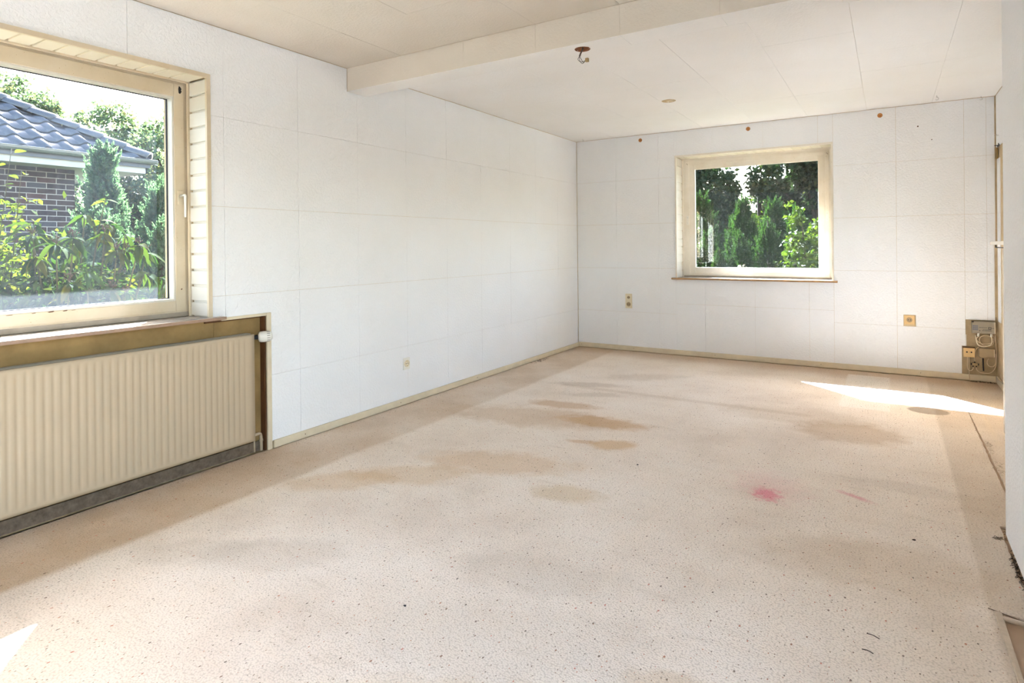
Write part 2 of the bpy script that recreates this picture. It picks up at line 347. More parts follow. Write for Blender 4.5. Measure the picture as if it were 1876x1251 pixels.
# ------------------------------------------------------------------ mesh helpers
class MB:
    def __init__(s): s.v = []; s.f = []
    def add(s, vs, fs):
        b = len(s.v); s.v += [tuple(x) for x in vs]; s.f += [tuple(i + b for i in f) for f in fs]; return s
    def box(s, lo, hi):
        (a, b, c), (d, e, f) = lo, hi
        a, d = min(a, d), max(a, d); b, e = min(b, e), max(b, e); c, f = min(c, f), max(c, f)
        return s.add([(a, b, c), (d, b, c), (d, e, c), (a, e, c), (a, b, f), (d, b, f), (d, e, f), (a, e, f)],
                     [(0, 3, 2, 1), (4, 5, 6, 7), (0, 1, 5, 4), (1, 2, 6, 5), (2, 3, 7, 6), (3, 0, 4, 7)])
    def ring(s, axis, x0, x1, o, i):
        """rectangular frame: axis is the thickness axis, o/i = outer/inner (u0,u1,z0,z1), four boxes butted"""
        def bx(u0, u1, z0, z1):
            if axis == 0: s.box((x0, u0, z0), (x1, u1, z1))
            else: s.box((u0, x0, z0), (u1, x1, z1))
        bx(o[0], i[0], o[2], o[3]); bx(i[1], o[1], o[2], o[3]); bx(i[0], i[1], o[2], i[2]); bx(i[0], i[1], i[3], o[3]); return s
    def cyl(s, p, q, r, r2=None, seg=20, cap=True):
        p, q = Vector(p), Vector(q); r2 = r if r2 is None else r2
        ax = (q - p).normalized(); u = ax.orthogonal().normalized(); w_ = ax.cross(u)
        vs = []
        for (c, rr) in ((p, r), (q, r2)):
            for k in range(seg):
                a = 2 * math.pi * k / seg; vs.append(c + (u * math.cos(a) + w_ * math.sin(a)) * rr)
        fs = [(k, (k + 1) % seg, seg + (k + 1) % seg, seg + k) for k in range(seg)]
        if cap: fs += [tuple(reversed(range(seg))), tuple(range(seg, 2 * seg))]
        return s.add(vs, fs)
    def lathe(s, p, ax, prof, seg=28):
        """prof: list of (t along axis, radius)"""
        p = Vector(p); ax = Vector(ax).normalized(); u = ax.orthogonal().normalized(); w_ = ax.cross(u); vs = []; fs = []
        for (t, r) in prof:
            for k in range(seg):
                a = 2 * math.pi * k / seg; vs.append(p + ax * t + (u * math.cos(a) + w_ * math.sin(a)) * r)
        for j in range(len(prof) - 1):
            for k in range(seg):
                fs.append((j * seg + k, j * seg + (k + 1) % seg, (j + 1) * seg + (k + 1) % seg, (j + 1) * seg + k))
        fs.append(tuple(reversed(range(seg)))); fs.append(tuple(range((len(prof) - 1) * seg, len(prof) * seg)))
        return s.add(vs, fs)
    def tube(s, pts, r, seg=8, smooth=6):
        P = [Vector(p) for p in pts]
        if smooth and len(P) > 2:
            Q = []
            for i in range(len(P) - 1):
                p0 = P[max(0, i - 1)]; p1 = P[i]; p2 = P[i + 1]; p3 = P[min(len(P) - 1, i + 2)]
                for k in range(smooth):
                    t = k / smooth
                    Q.append(0.5 * ((2 * p1) + (-p0 + p2) * t + (2 * p0 - 5 * p1 + 4 * p2 - p3) * t * t + (-p0 + 3 * p1 - 3 * p2 + p3) * t ** 3))
            Q.append(P[-1]); P = Q
        rs = r if isinstance(r, (list, tuple)) else None
        u = (P[1] - P[0]).orthogonal().normalized(); vs = []; fs = []
        for i, p in enumerate(P):
            t = (P[min(i + 1, len(P) - 1)] - P[max(i - 1, 0)]).normalized()
            u = (u - t * u.dot(t)).normalized(); w_ = t.cross(u)
            rr = r if rs is None else rs[0] + (rs[1] - rs[0]) * i / (len(P) - 1)
            for k in range(seg):
                a = 2 * math.pi * k / seg; vs.append(p + (u * math.cos(a) + w_ * math.sin(a)) * rr)
        for i in range(len(P) - 1):
            for k in range(seg):
                fs.append((i * seg + k, i * seg + (k + 1) % seg, (i + 1) * seg + (k + 1) % seg, (i + 1) * seg + k))
        fs.append(tuple(reversed(range(seg)))); fs.append(tuple(range((len(P) - 1) * seg, len(P) * seg)))
        return s.add(vs, fs)
    def mesh(s, name):
        me = bpy.data.meshes.new(name); me.from_pydata([tuple(v) for v in s.v], [], s.f); me.update(); return me
    def build(s, name, mat, parent=None, bevel=0.0, smooth=False, seg=2):
        me = s.mesh(name)
        if bevel:
            bm = bmesh.new(); bm.from_mesh(me)
            ed = [e for e in bm.edges if len(e.link_faces) == 2 and e.calc_face_angle(0) > 0.6]
            bmesh.ops.bevel(bm, geom=ed, offset=bevel, segments=seg, profile=0.6, affect='EDGES', clamp_overlap=True)
            bm.to_mesh(me); bm.free()
        if smooth:
            for p in me.polygons: p.use_smooth = True
        return link(name, me, mat, parent)

def link(name, me, mat, parent=None, mw=None):
    o = bpy.data.objects.new(name, me); COL.objects.link(o)
    if mat is not None and me is not None and not me.materials: me.materials.append(MT[mat] if isinstance(mat, str) else mat)
    if parent is not None:
        o.parent = parent
        o.matrix_parent_inverse = WORLD.get(parent.name, Matrix()).inverted()
    if mw is not None: o.matrix_basis = mw
    return o
WORLD = {}

def tag(o, label=None, cat=None, group=None, kind=None):
    if label: o['label'] = label
    if cat: o['category'] = cat
    if group: o['group'] = group
    if kind: o['kind'] = kind
    return o
def thing(name, label, cat, loc=(0, 0, 0), group=None, kind=None):
    o = bpy.data.objects.new(name, None); COL.objects.link(o); o.location = loc; o.empty_display_size = 0.05
    WORLD[o.name] = Matrix.Translation(Vector(loc)); return tag(o, label, cat, group, kind)
def struct(o, label=None): return tag(o, label, None, None, 'structure')
def leafcopy(src, name, parent, mw):
    o = src.copy(); COL.objects.link(o); o.name = name; o.parent = parent
    o.matrix_parent_inverse = WORLD.get(parent.name, Matrix()).inverted(); o.matrix_basis = mw; return o

# slab made of rectangular cells with rectangular / round holes.  o + u*U + v*V ; thickness goes along -n
def slab(u0, u1, v0, v1, holes, o, U, V, N, t, circles=()):
    us = {u0, u1}; vs = {v0, v1}
    for (a, b, c, d) in holes:
        us |= {min(max(a, u0), u1), min(max(b, u0), u1)}; vs |= {min(max(c, v0), v1), min(max(d, v0), v1)}
    for (cu, cv, r) in circles:
        for k in range(-9, 10):
            x = cu + r * 1.05 * k / 9; y = cv + r * 1.05 * k / 9
            if u0 < x < u1: us.add(x)
            if v0 < y < v1: vs.add(y)
    us = sorted(us); vs = sorted(vs)
    us = [a for i, a in enumerate(us) if i == 0 or a - us[i - 1] > 1e-6]; vs = [a for i, a in enumerate(vs) if i == 0 or a - vs[i - 1] > 1e-6]
    nu, nv = len(us) - 1, len(vs) - 1
    keep = np.ones((nu, nv), bool)
    for i in range(nu):
        for j in range(nv):
            cu, cv = (us[i] + us[i + 1]) / 2, (vs[j] + vs[j + 1]) / 2
            if any(a < cu < b and c < cv < d for (a, b, c, d) in holes): keep[i, j] = False
            if any((cu - x) ** 2 + (cv - y) ** 2 < (r * (1 + 0.10 * math.sin(5 * math.atan2(cv - y, cu - x) + x * 9))) ** 2 for (x, y, r) in circles): keep[i, j] = False
    mb = MB(); O, U, V, N = Vector(o), Vector(U), Vector(V), Vector(N)
    idx = {}
    def vid(i, j, k):
        key = (i, j, k)
        if key not in idx:
            idx[key] = len(mb.v); mb.v.append(tuple(O + U * us[i] + V * vs[j] - N * (t * k)))
        return idx[key]
    flip = U.cross(V).dot(N) < 0
    def face(*q): mb.f.append(tuple(reversed(q)) if flip else tuple(q))
    for i in range(nu):
        for j in range(nv):
            if not keep[i, j]: continue
            face(vid(i, j, 0), vid(i + 1, j, 0), vid(i + 1, j + 1, 0), vid(i, j + 1, 0))
            face(vid(i, j, 1), vid(i, j + 1, 1), vid(i + 1, j + 1, 1), vid(i + 1, j, 1))
            if i == 0 or not keep[i - 1, j]: face(vid(i, j, 0), vid(i, j + 1, 0), vid(i, j + 1, 1), vid(i, j, 1))
            if i == nu - 1 or not keep[i + 1, j]: face(vid(i + 1, j + 1, 0), vid(i + 1, j, 0), vid(i + 1, j, 1), vid(i + 1, j + 1, 1))
            if j == 0 or not keep[i, j - 1]: face(vid(i + 1, j, 0), vid(i, j, 0), vid(i, j, 1), vid(i + 1, j, 1))
            if j == nv - 1 or not keep[i, j + 1]: face(vid(i, j + 1, 0), vid(i + 1, j + 1, 0), vid(i + 1, j + 1, 1), vid(i, j + 1, 1))
    return mb if mb.f else None

TT = 0.006           # wall tile thickness
def tile_field(parent, ucuts, vcuts, holes, o, U, V, N, mat, gap=0.0008, circles=(), name='wall_tile', t=TT):
    """one object per tile; whole tiles of one size share their mesh"""
    cache = {}
    O, Uv, Vv = Vector(o), Vector(U), Vector(V)
    for i in range(len(ucuts) - 1):
        for j in range(len(vcuts) - 1):
            a, b, c, d = ucuts[i] + gap, ucuts[i + 1] - gap, vcuts[j] + gap, vcuts[j + 1] - gap
            if b - a < 0.004 or d - c < 0.004: continue
            hs = [h for h in holes if h[0] < b and h[1] > a and h[2] < d and h[3] > c]
            cs = [q for q in circles if q[0] + q[2] > a and q[0] - q[2] < b and q[1] + q[2] > c and q[1] - q[2] < d]
            off = Vector(N) * random.uniform(-0.0004, 0.0004)
            if not hs and not cs:
                key = (round(b - a, 4), round(d - c, 4))
                if key not in cache: cache[key] = slab(0, b - a, 0, d - c, [], (0, 0, 0), U, V, N, t).mesh(name)
                link(name, cache[key], mat, parent, Matrix.Translation(O + Uv * a + Vv * c + off))
            else:
                mb = slab(a, b, c, d, hs, O + off, U, V, N, t, cs)
                if mb: mb.build(name, mat, parent)

# ------------------------------------------------------------------ setting: floor, carpet
fl = struct(slab(-0.3, 4.2, YN - 0.3, 0.3, [], (0, 0, -0.010), (1, 0, 0), (0, 1, 0), (0, 0, 1), 0.15).build('floor', 'subfloor'), 'bare brown floor showing where the carpet is cut away')
# main carpet with the seam cut along x=3.64 and the missing corner by the near wall
def outline_slab(name, pts, z1, z0, mat, parent=None):
    n = len(pts); mb = MB()
    mb.v = [(x, y, z1) for x, y in pts] + [(x, y, z0) for x, y in pts]
    mb.f = [tuple(range(n)), tuple(reversed(range(n, 2 * n)))] + [(i, n + i, n + (i + 1) % n, (i + 1) % n) for i in range(n)]
    return mb.build(name, mat, parent)
seam = []
y = -1.21
while y > -3.20:
    wgap = 0.002 + 0.010 * min(1, (-1.21 - y) / 0.5)
    seam.append((3.640 - 0.002 + random.uniform(-0.003, 0.003), y, wgap)); y -= 0.045
left_edge = [(x - g * 0.5, yy) for x, yy, g in seam]
right_edge = [(x + g * 0.7, yy) for x, yy, g in seam]
jag = []
y = -3.40
while y > -4.02:
    jag.append((3.556 + random.uniform(-0.006, 0.002), y)); y -= 0.03
main = [(0.004, -0.004), (3.638, -0.004)] + [(3.638, -1.18)] + left_edge + [(3.630, -3.25), (3.556, -3.27), (3.558, -3.36)] + jag + \
       [(3.556, -4.035), (3.447, -4.022), (3.448, -4.05), (3.452, -4.2), (3.456, -4.35), (3.455, -4.6), (3.46, -5.2), (3.46, YN), (0.004, YN), (0.004, -6.22), (-0.02, -6.22), (-0.02, -4.25), (0.004, -4.25)]
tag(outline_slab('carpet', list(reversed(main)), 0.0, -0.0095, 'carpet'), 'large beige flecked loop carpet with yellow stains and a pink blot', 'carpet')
strip = [(3.6385, -0.004), (XR - 0.004, -0.004), (XR - 0.004, -3.25), (3.66, -3.25)] + list(reversed(right_edge)) + [(3.6385, -1.18)]
tag(outline_slab('carpet_strip', list(reversed(strip)), -0.0005, -0.0095, 'carpet'), 'narrow carpet strip beyond the frayed seam at the right wall', 'carpet')

# ------------------------------------------------------------------ setting: left wall (x = 0), window opening and radiator niche
WL = (-6.042, -4.584, 0.815, 2.166)       # reveal opening y0 y1 z0 z1
NI = (-6.235, -4.212, 0.0, 0.823)         # radiator niche
WT = 0.36
wl = MB()
a = slab(YN, 0.36, -0.15, H + 0.2, [WL, NI], (-TT, 0, 0), (0, 1, 0), (0, 0, 1), (1, 0, 0), 0.054); wl.add(a.v, a.f)
a = slab(YN, 0.36, -0.15, H + 0.2, [(-5.985, -4.640, 0.80, 2.10)], (-0.27, 0, 0), (0, 1, 0), (0, 0, 1), (1, 0, 0), WT - 0.27); wl.add(a.v, a.f)
a = slab(YN, 0.36, -0.15, H + 0.2, [WL], (-TT - 0.054, 0, 0), (0, 1, 0), (0, 0, 1), (1, 0, 0), 0.21); wl.add(a.v, a.f)
wall_left = struct(wl.build('wall_left', 'bare'), 'long wall of embossed white tiles with the radiator niche')
VZ = [0.045, H - 2.0, H - 1.5, H - 1.0, H - 0.5, H - 0.002]
LU = [YN] + [-0.5003 * k for k in range(17, 0, -1)] + [-0.003]
LU = [-9 * 0 + u for u in LU]
tile_field(wall_left, LU, VZ, [WL, NI, (-3.5915, -3.4225, 2.285, 3)], (0, 0, 0), (0, 1, 0), (0, 0, 1), (1, 0, 0), 'tile')

# back wall (y = 0)
WB = (1.187, 2.7165, 0.828, 2.176)
wb = MB()
a = slab(-0.36, 4.3, -0.15, H + 0.2, [WB], (0, TT, 0), (1, 0, 0), (0, 0, 1), (0, -1, 0), 0.29); wb.add(a.v, a.f)
a = slab(-0.36, 4.3, -0.15, H + 0.2, [(1.275, 2.635, 0.80, 2.11)], (0, 0.30, 0), (1, 0, 0), (0, 0, 1), (0, -1, 0), 0.06); wb.add(a.v, a.f)
wall_back = struct(wb.build('wall_back', 'bare'), 'far wall of embossed white tiles around the smaller window')
TEL = [(3.732, XR + 1, 0.0, 0.531), (3.700, XR + 1, 0.0, 0.30), (3.728, XR + 1, 0.40, 0.531)]
bh = [WB] + TEL + [(3.9300, XR, 0.53, 1.20)]
UL = [0.003, 0.5003, 1.0006, 1.187]
tile_field(wall_back, UL, VZ, bh, (0, 0, 0), (1, 0, 0), (0, 0, 1), (0, -1, 0), 'tile')
UM = [1.187, 1.501, 2.001, 2.502, 2.7165]
tile_field(wall_back, UM, [0.045, 0.560, 0.828], bh, (0, 0, 0), (1, 0, 0), (0, 0, 1), (0, -1, 0), 'tile')
tile_field(wall_back, [1.187, 1.587, 2.087, 2.587, 2.7165], [2.176, H - 0.002], bh, (0, 0, 0), (1, 0, 0), (0, 0, 1), (0, -1, 0), 'tile')
UR = [2.7165, 3.2265, 3.7265, 3.8800, XR - 0.008]
tile_field(wall_back, UR, VZ, bh, (0, 0, 0), (1, 0, 0), (0, 0, 1), (0, -1, 0), 'tile')

slab(3.66, XR, 0.03, 0.56, [], (0, TT - 0.001, 0), (1, 0, 0), (0, 0, 1), (0, -1, 0), 0.0012).build('bare_patch', 'dirty', wall_back)
# far right wall (x = XR): bare where a cupboard stood, tiles left above it and in one narrow strip
W3 = (-2.48, -1.20, 1.24, 1.995)  # added opening that brings fill daylight into the back of the room
a = slab(-4.2, 0.0, -0.15, H + 0.2, [W3], (XR + TT, 0, 0), (0, 1, 0), (0, 0, 1), (-1, 0, 0), 0.25)
wall_right = struct(a.build('wall_right', 'bare'), 'mostly hidden right wall, bare beige below a band of white tiles')
tile_field(wall_right, [-3.0, -2.5, -2.0, -1.5, -1.0, -0.5, -0.012], [2.0, H - 0.002], [W3], (XR, 0, 0), (0, 1, 0), (0, 0, 1), (-1, 0, 0), 'tile')
tile_field(wall_right, [-0.185, -0.045], [0.53, 1.0, 1.445, 1.90], [], (XR, 0, 0), (0, 1, 0), (0, 0, 1), (-1, 0, 0), 'tile')
w3 = thing('fill_window', 'added unseen window in the right wall that lets in fill daylight', None, (XR + 0.1, -1.63, 1.24), kind='structure')
MB().ring(0, XR + 0.12, XR + 0.19, W3, (W3[0] + 0.05, W3[1] - 0.05, W3[2] + 0.05, W3[3] - 0.05)).build('window_frame', 'cream', w3, 0.004)
MB().box((XR + 0.15, W3[0] + 0.05, W3[2] + 0.05), (XR + 0.155, W3[1] - 0.05, W3[3] - 0.05)).build('pane', 'glassB', w3)
MB().box((XR + 0.008, W3[0] + 0.001, W3[2] + 0.0005), (XR + 0.119, W3[1] - 0.001, W3[2] + 0.014)).build('window_sill', 'silltop', w3)
# near partition wall on the right, with a wide glazed door added beside the camera for fill daylight
DR = (-8.40, -5.20, 0.0, 2.15)
a = slab(YN, YP, -0.15, H + 0.1, [DR], (XP + TT, 0, 0), (0, 1, 0), (0, 0, 1), (-1, 0, 0), 0.13)
wall_part = struct(a.build('wall_partition', 'bare'), 'white tiled wall end at the right edge')
tile_field(wall_part, [YN, -7.885, -7.385, -6.885, -6.385, -5.885, -5.385, -4.885, -4.385, -3.885, YP], VZ, [DR], (XP, 0, 0), (0, 1, 0), (0, 0, 1), (-1, 0, 0), 'tile', gap=0.0001)
tile_field(wall_part, [DR[1], YP], [0.012, 0.045], [], (XP, 0, 0), (0, 1, 0), (0, 0, 1), (-1, 0, 0), 'tile', gap=0.0)
tile_field(wall_part, [XP, XP + 0.13], [0.012, H - 0.002], [], (0, YP + TT, 0), (1, 0, 0), (0, 0, 1), (0, 1, 0), 'tile', gap=0.0)
struct(MB().box((-0.36, YN - 0.3, -0.15), (4.3, YN, H + 0.2)).build('wall_rear', 'tile'), 'rear wall behind the camera')
d = thing('fill_door', 'wide glazed door added out of view beside the camera for fill daylight', None, (XP + 0.08, -6.5, 0), kind='structure')
MB().ring(0, XP + 0.04, XP + 0.11, (DR[0], DR[1], 0.0, 2.15), (DR[0] + 0.06, DR[1] - 0.06, 0.05, 2.09)).box((XP + 0.045, -6.505, 0.05), (XP + 0.105, -6.445, 2.09)).build('door_frame', 'cream', d, 0.004)
for y0, y1 in ((DR[0] + 0.06, -6.505), (-6.445, DR[1] - 0.06)): MB().box((XP + 0.07, y0, 0.05), (XP + 0.075, y1, 2.09)).build('pane', 'glassB', d)

# ceiling and beam
a = slab(-0.3, 4.2, YN - 0.2, 0.3, [], (0, 0, H + TT), (1, 0, 0), (0, 1, 0), (0, 0, -1), 0.12, [(1.565, -1.403, 0.052)])
ceiling = struct(a.build('ceiling', 'ceilbase'), 'tiled white ceiling')
CU = [0.002] + [0.5 * k for k in range(1, 8)] + [XR - 0.004]
CIR = [(1.565, -1.403, 0.056)]
CV = [-3.42, -2.96, -2.46, -1.96, -1.46, -0.96, -0.46, -0.003]
tile_field(ceiling, CU, CV, [], (0, 0, H), (1, 0, 0), (0, 1, 0), (0, 0, -1), 'ctile', circles=CIR, name='ceiling_tile', gap=0.0007)
CV2 = [YN] + [-3.592 - 0.5 * k for k in range(9, -1, -1)]
tile_field(ceiling, CU, CV2, [], (0, 0, H), (1, 0, 0), (0, 1, 0), (0, 0, -1), 'ctile2', name='ceiling_tile', gap=0.0005)
BZ = 2.284
beam = struct(slab(0.0, XR, -3.586, -3.428, [], (0, 0, BZ + TT), (1, 0, 0), (0, 1, 0), (0, 0, -1), H + 0.004 - BZ - TT, [(1.747, -3.504, 0.047)]).build('ceiling_beam', 'ceilbase'), 'boxed beam across the ceiling')
BU = [0.003] + [0.5 * k for k in range(1, 8)] + [XR - 0.004]
tile_field(beam, BU, [BZ + 0.001, H - 0.001], [], (0, -3.592, 0), (1, 0, 0), (0, 0, 1), (0, -1, 0), 'ctile2', name='beam_tile', gap=0.0006)
tile_field(beam, BU, [-3.592, -3.422], [], (0, 0, BZ), (1, 0, 0), (0, 1, 0), (0, 0, -1), 'ctile', name='beam_tile', gap=0.0006, circles=[(1.747, -3.504, 0.041)])
tile_field(beam, BU, [BZ + 0.001, H - 0.001], [], (0, -3.422, 0), (1, 0, 0), (0, 0, 1), (0, 1, 0), 'tile', name='beam_tile', gap=0.0006)

# roof slab with the eaves that shade the windows from above
struct(MB().box((-0.985, YN - 0.4, 2.645), (4.35, 0.985, 2.83)).build('roof', 'roofu'), 'roof eaves above the windows')

# baseboards
def baseboard(name, lo, hi, label, nails=()):
    o = struct(MB().box(lo, hi).build(name, 'skirting', None, 0.003), label)
    for (x, y_, z, ax) in nails:
        p = Vector((x, y_, z)); q = p + Vector(ax) * 0.0015
        MB().cyl(p, q, 0.003, seg=8).build('nail', 'brown', o)
    return o
baseboard('baseboard_left', (0.0005, -4.205, 0.004), (0.013, -0.012, 0.050), 'narrow cream skirting along the long wall', [(0.013, -3.98, 0.028, (1, 0, 0)), (0.013, -3.1, 0.028, (1, 0, 0)), (0.013, -2.1, 0.028, (1, 0, 0)), (0.013, -0.06, 0.028, (1, 0, 0))])
baseboard('baseboard_back', (0.0005, -0.013, 0.006), (XR - 0.013, -0.0005, 0.058), 'cream skirting along the far wall', [(x, -0.013, 0.034, (0, -1, 0)) for x in (0.05, 0.7, 1.6, 2.6, 3.4)])
baseboard('baseboard_right', (XR - 0.013, -1.64, 0.006), (XR - 0.0005, -0.014, 0.062), 'short skirting at the foot of the right wall')

# ------------------------------------------------------------------ windows
def boards_on(parent, cuts, place, mat, gap=0.0055):
    for c0, c1 in zip(cuts[:-1], cuts[1:]):
        lo, hi = place(c0 + gap, c1 - gap)
        MB().box(lo, hi).build('reveal_board', mat, parent, 0.0018, seg=1)

# --- window_1 (left wall)
w1 = thing('window_1', 'large window with dusty pane and boarded cream reveal', None, (0, -5.31, 0.83), kind='structure')
yi, yo = -4.606, -6.020        # jamb faces
zh, zs = 2.143, 0.833
XD = -0.158                    # end of the boards
tr = MB().ring(0, -0.006, 0.010, (-6.042, -4.584, zs, 2.166), (yo, yi, zs, zh)); tr.build('trim', 'cream', w1, 0.003)
jc = [zs] + [0.917 + 0.0878 * k for k in range(0, 14)] + [zh]
boards_on(w1, jc, lambda a, b: ((-0.004, yi + 0.012, a), (XD, yi, b)), 'white')
boards_on(w1, jc, lambda a, b: ((-0.004, yo - 0.012, a), (XD, yo, b)), 'white')
hc = [yo] + [-5.960 + 0.0889 * k + 0.0 for k in range(1, 15)] + [yi]
hc = [c for c in hc if c <= yi]
boards_on(w1, [yo, -5.963] + [-5.963 + 0.0891 * k for k in range(1, 15)] + [yi], lambda a, b: ((-0.004, a, zh + 0.012), (XD, b, zh)), 'board')
MB().box((-0.004, yi + 0.020, zs), (XD + 0.012, yi + 0.0085, zh)).build('reveal_backing', 'white', w1)
MB().box((-0.004, yo - 0.020, zs), (XD + 0.012, yo - 0.0085, zh)).build('reveal_backing', 'white', w1)
MB().box((-0.004, yo, zh + 0.020), (XD + 0.012, yi, zh + 0.0085)).build('reveal_backing', 'board', w1)
MB().ring(0, XD - 0.016, XD - 0.001, (yo - 0.01, yi + 0.010, zs, zh + 0.010), (yo + 0.008, yi - 0.008, zs - 0.001, zh - 0.008)).build('batten', 'cream', w1, 0.002)
fr = MB().ring(0, -0.262, -0.190, (-6.04, -4.586, 0.82, 2.164), (-5.985, -4.641, 0.868, 2.108)); fr.build('window_frame', 'cream', w1, 0.002)
MB().box((-0.196, -6.018, 0.834), (-0.184, -4.608, 0.858)).build('lower_rail', 'greyframe', w1, 0.003)
sash = MB().ring(0, -0.255, -0.186, (-6.006, -4.620, 0.864, 2.128), (-5.950, -4.676, 0.922, 2.054)).build('sash', 'cream', w1, 0.003)
MB().ring(0, -0.250, -0.190, (-5.952, -4.674, 0.920, 2.056), (-5.941, -4.687, 0.934, 2.043)).build('glazing_bead', 'white', sash, 0.003)
MB().ring(0, -0.246, -0.236, (-5.943, -4.6855, 0.932, 2.045), (-5.937, -4.6915, 0.938, 2.039)).build('gasket', 'dark', sash)
MB().box((-0.245, -5.941, 0.934), (-0.240, -4.687, 2.043)).build('pane', 'glassL', sash)
hd = MB().box((-0.186, -4.664, 1.455), (-0.1775, -4.632, 1.535)).build('window_handle', 'cream', sash, 0.004)
MB().cyl((-0.180, -4.648, 1.502), (-0.138, -4.648, 1.504), 0.008, 0.007).build('spindle', 'steel', hd, smooth=False)
MB().tube([(-0.150, -4.648, 1.505), (-0.134, -4.649, 1.504), (-0.131, -4.650, 1.48), (-0.131, -4.650, 1.385)], [0.0075, 0.0055], 10).build('lever', 'pwhite', hd, smooth=True)
# flaked paint on the sash
def chip(parent, pts, x, name='paint_chip', mat='brown', th=0.0006, axis=0):
    n = len(pts); mb = MB()
    f3 = (lambda u, z, d: (x + d, u, z)) if axis == 0 else (lambda u, z, d: (u, x - d, z))
    mb.v = [f3(u, z, th) for u, z in pts] + [f3(u, z, -th) for u, z in pts]
    mb.f = [tuple(range(n)), tuple(reversed(range(n, 2 * n)))] + [(i, (i + 1) % n, n + (i + 1) % n, n + i) for i in range(n)]
    return mb.build(name, mat, parent)
chip(sash, [(-4.648, 2.118), (-4.640, 2.112), (-4.634, 2.103), (-4.637, 2.095), (-4.633, 2.088), (-4.642, 2.074), (-4.650, 2.078), (-4.652, 2.10)], -0.186, mat='black')
for u, wd, ht in ((-5.262, 0.028, 0.005), (-5.205, 0.022, 0.004), (-5.33, 0.018, 0.0025), (-5.42, 0.03, 0.0022), (-5.17, 0.02, 0.0014)):
    chip(sash, [(u - wd / 2, 0.918), (u - wd / 5, 0.918 + ht * 0.6), (u + wd / 3, 0.918 + ht), (u + wd / 2, 0.919), (u + wd / 4, 0.918 - ht * 0.3), (u - wd / 4, 0.918 - ht * 0.5)], -0.186)
chip(sash, [(-4.650, 0.985), (-4.643, 0.990), (-4.640, 0.986), (-4.646, 0.980)], -0.186)
sl1 = MB().box((-0.200, -6.15, 0.816), (0.052, -4.535, 0.833))
# notch: the sill ends flush with the jamb trim behind the wall face
sl1 = slab(-6.12, -4.530, -0.20, 0.052, [(-4.590, -4.50, -0.3, 0.0005), (-6.3, -6.040, -0.3, 0.0005)], (0, 0, 0.833), (0, 1, 0), (1, 0, 0), (0, 0, 1), 0.0165)
so = sl1.build('window_sill', 'silltop', w1)
MB().box((0.0521, -6.12, 0.8168), (0.0535, -4.530, 0.8328)).build('sill_edge', 'sill', so)

# --- window_2 (back wall)
w2 = thing('window_2', 'smaller window in the far wall with crank handle and clear pane', None, (1.95, 0.0, 0.84), kind='structure')
xl, xr2 = 1.203, 2.700
zh2, zs2 = 2.157, 0.846
YD = 0.205
MB().ring(1, -0.010, 0.006, (1.187, 2.7165, zs2, 2.176), (xl, xr2, zs2, zh2)).build('trim', 'cream2', w2, 0.003)
jc2 = [zs2] + [0.919 + 0.0880 * k for k in range(0, 14)] + [zh2]
boards_on(w2, jc2, lambda a, b: ((xl - 0.012, 0.004, a), (xl, YD, b)), 'white')
boards_on(w2, jc2, lambda a, b: ((xr2 + 0.012, 0.004, a), (xr2, YD, b)), 'cream')
boards_on(w2, [xl] + [1.291 + 0.0880 * k for k in range(0, 16)] + [xr2], lambda a, b: ((a, 0.004, zh2 + 0.012), (b, YD, zh2)), 'board')
MB().box((xl - 0.014, 0.004, zs2), (xl - 0.0045, YD - 0.012, zh2)).build('reveal_backing', 'white', w2)
MB().box((xr2 + 0.014, 0.004, zs2), (xr2 + 0.0045, YD - 0.012, zh2)).build('reveal_backing', 'board', w2)
MB().box((xl, 0.004, zh2 + 0.017), (xr2, YD - 0.012, zh2 + 0.0045)).build('reveal_backing', 'board', w2)
MB().ring(1, YD + 0.001, YD + 0.016, (xl - 0.012, xr2 + 0.012, zs2, zh2 + 0.012), (xl + 0.012, xr2 - 0.010, zs2 - 0.001, zh2 - 0.010)).build('batten', 'cream2', w2, 0.002)
MB().ring(1, YD + 0.020, 0.298, (1.19, 2.714, 0.83, 2.172), (1.276, 2.634, 0.89, 2.105)).build('window_frame', 'cream2', w2, 0.002)
MB().box((1.205, YD + 0.022, 0.847), (2.698, YD + 0.010, 0.8615)).build('lower_rail', 'greyframe', w2, 0.002)
s2 = MB().ring(1, YD + 0.016, YD + 0.055, (1.240, 2.668, 0.864, 2.122), (1.277, 2.627, 0.897, 2.088)).build('sash', 'cream2', w2, 0.003)
MB().ring(1, YD + 0.022, YD + 0.060, (1.275, 2.629, 0.895, 2.090), (1.341, 2.567, 0.953, 2.037)).build('glazing_bead', 'cream2', s2, 0.004)
MB().box((1.335, YD + 0.052, 0.947), (2.573, YD + 0.057, 2.043)).build('pane', 'glassB', s2)
for hx in (1.2585, 2.648):
    hp = MB().box((hx - 0.014, YD + 0.0158, 1.425), (hx + 0.014, YD + 0.011, 1.525)).build('hinge_plate', 'pwhite', s2, 0.002)
    for hz in (1.445, 1.505): MB().cyl((hx, YD + 0.0112, hz), (hx, YD + 0.0095, hz), 0.0035, seg=10).build('screw', 'steel', hp)
for x, z in ((1.254, 2.106), (1.262, 2.098), (2.646, 2.103), (2.656, 2.096)):
    MB().cyl((x, YD + 0.017, z), (x, YD + 0.0146, z), 0.0035, seg=10).build('screw', 'brown', s2)
cr = MB().cyl((1.945, YD + 0.020, 0.920), (1.935, YD - 0.035, 0.914), 0.007, 0.009, 14).build('crank_handle', 'pivory', s2)
MB().tube([(1.922, YD - 0.04, 0.896), (1.94, YD - 0.045, 0.912), (1.885, YD - 0.055, 0.938), (1.828, YD - 0.060, 0.962)], 0.0055, 10).build('crank_arm', 'pivory', cr, smooth=True)
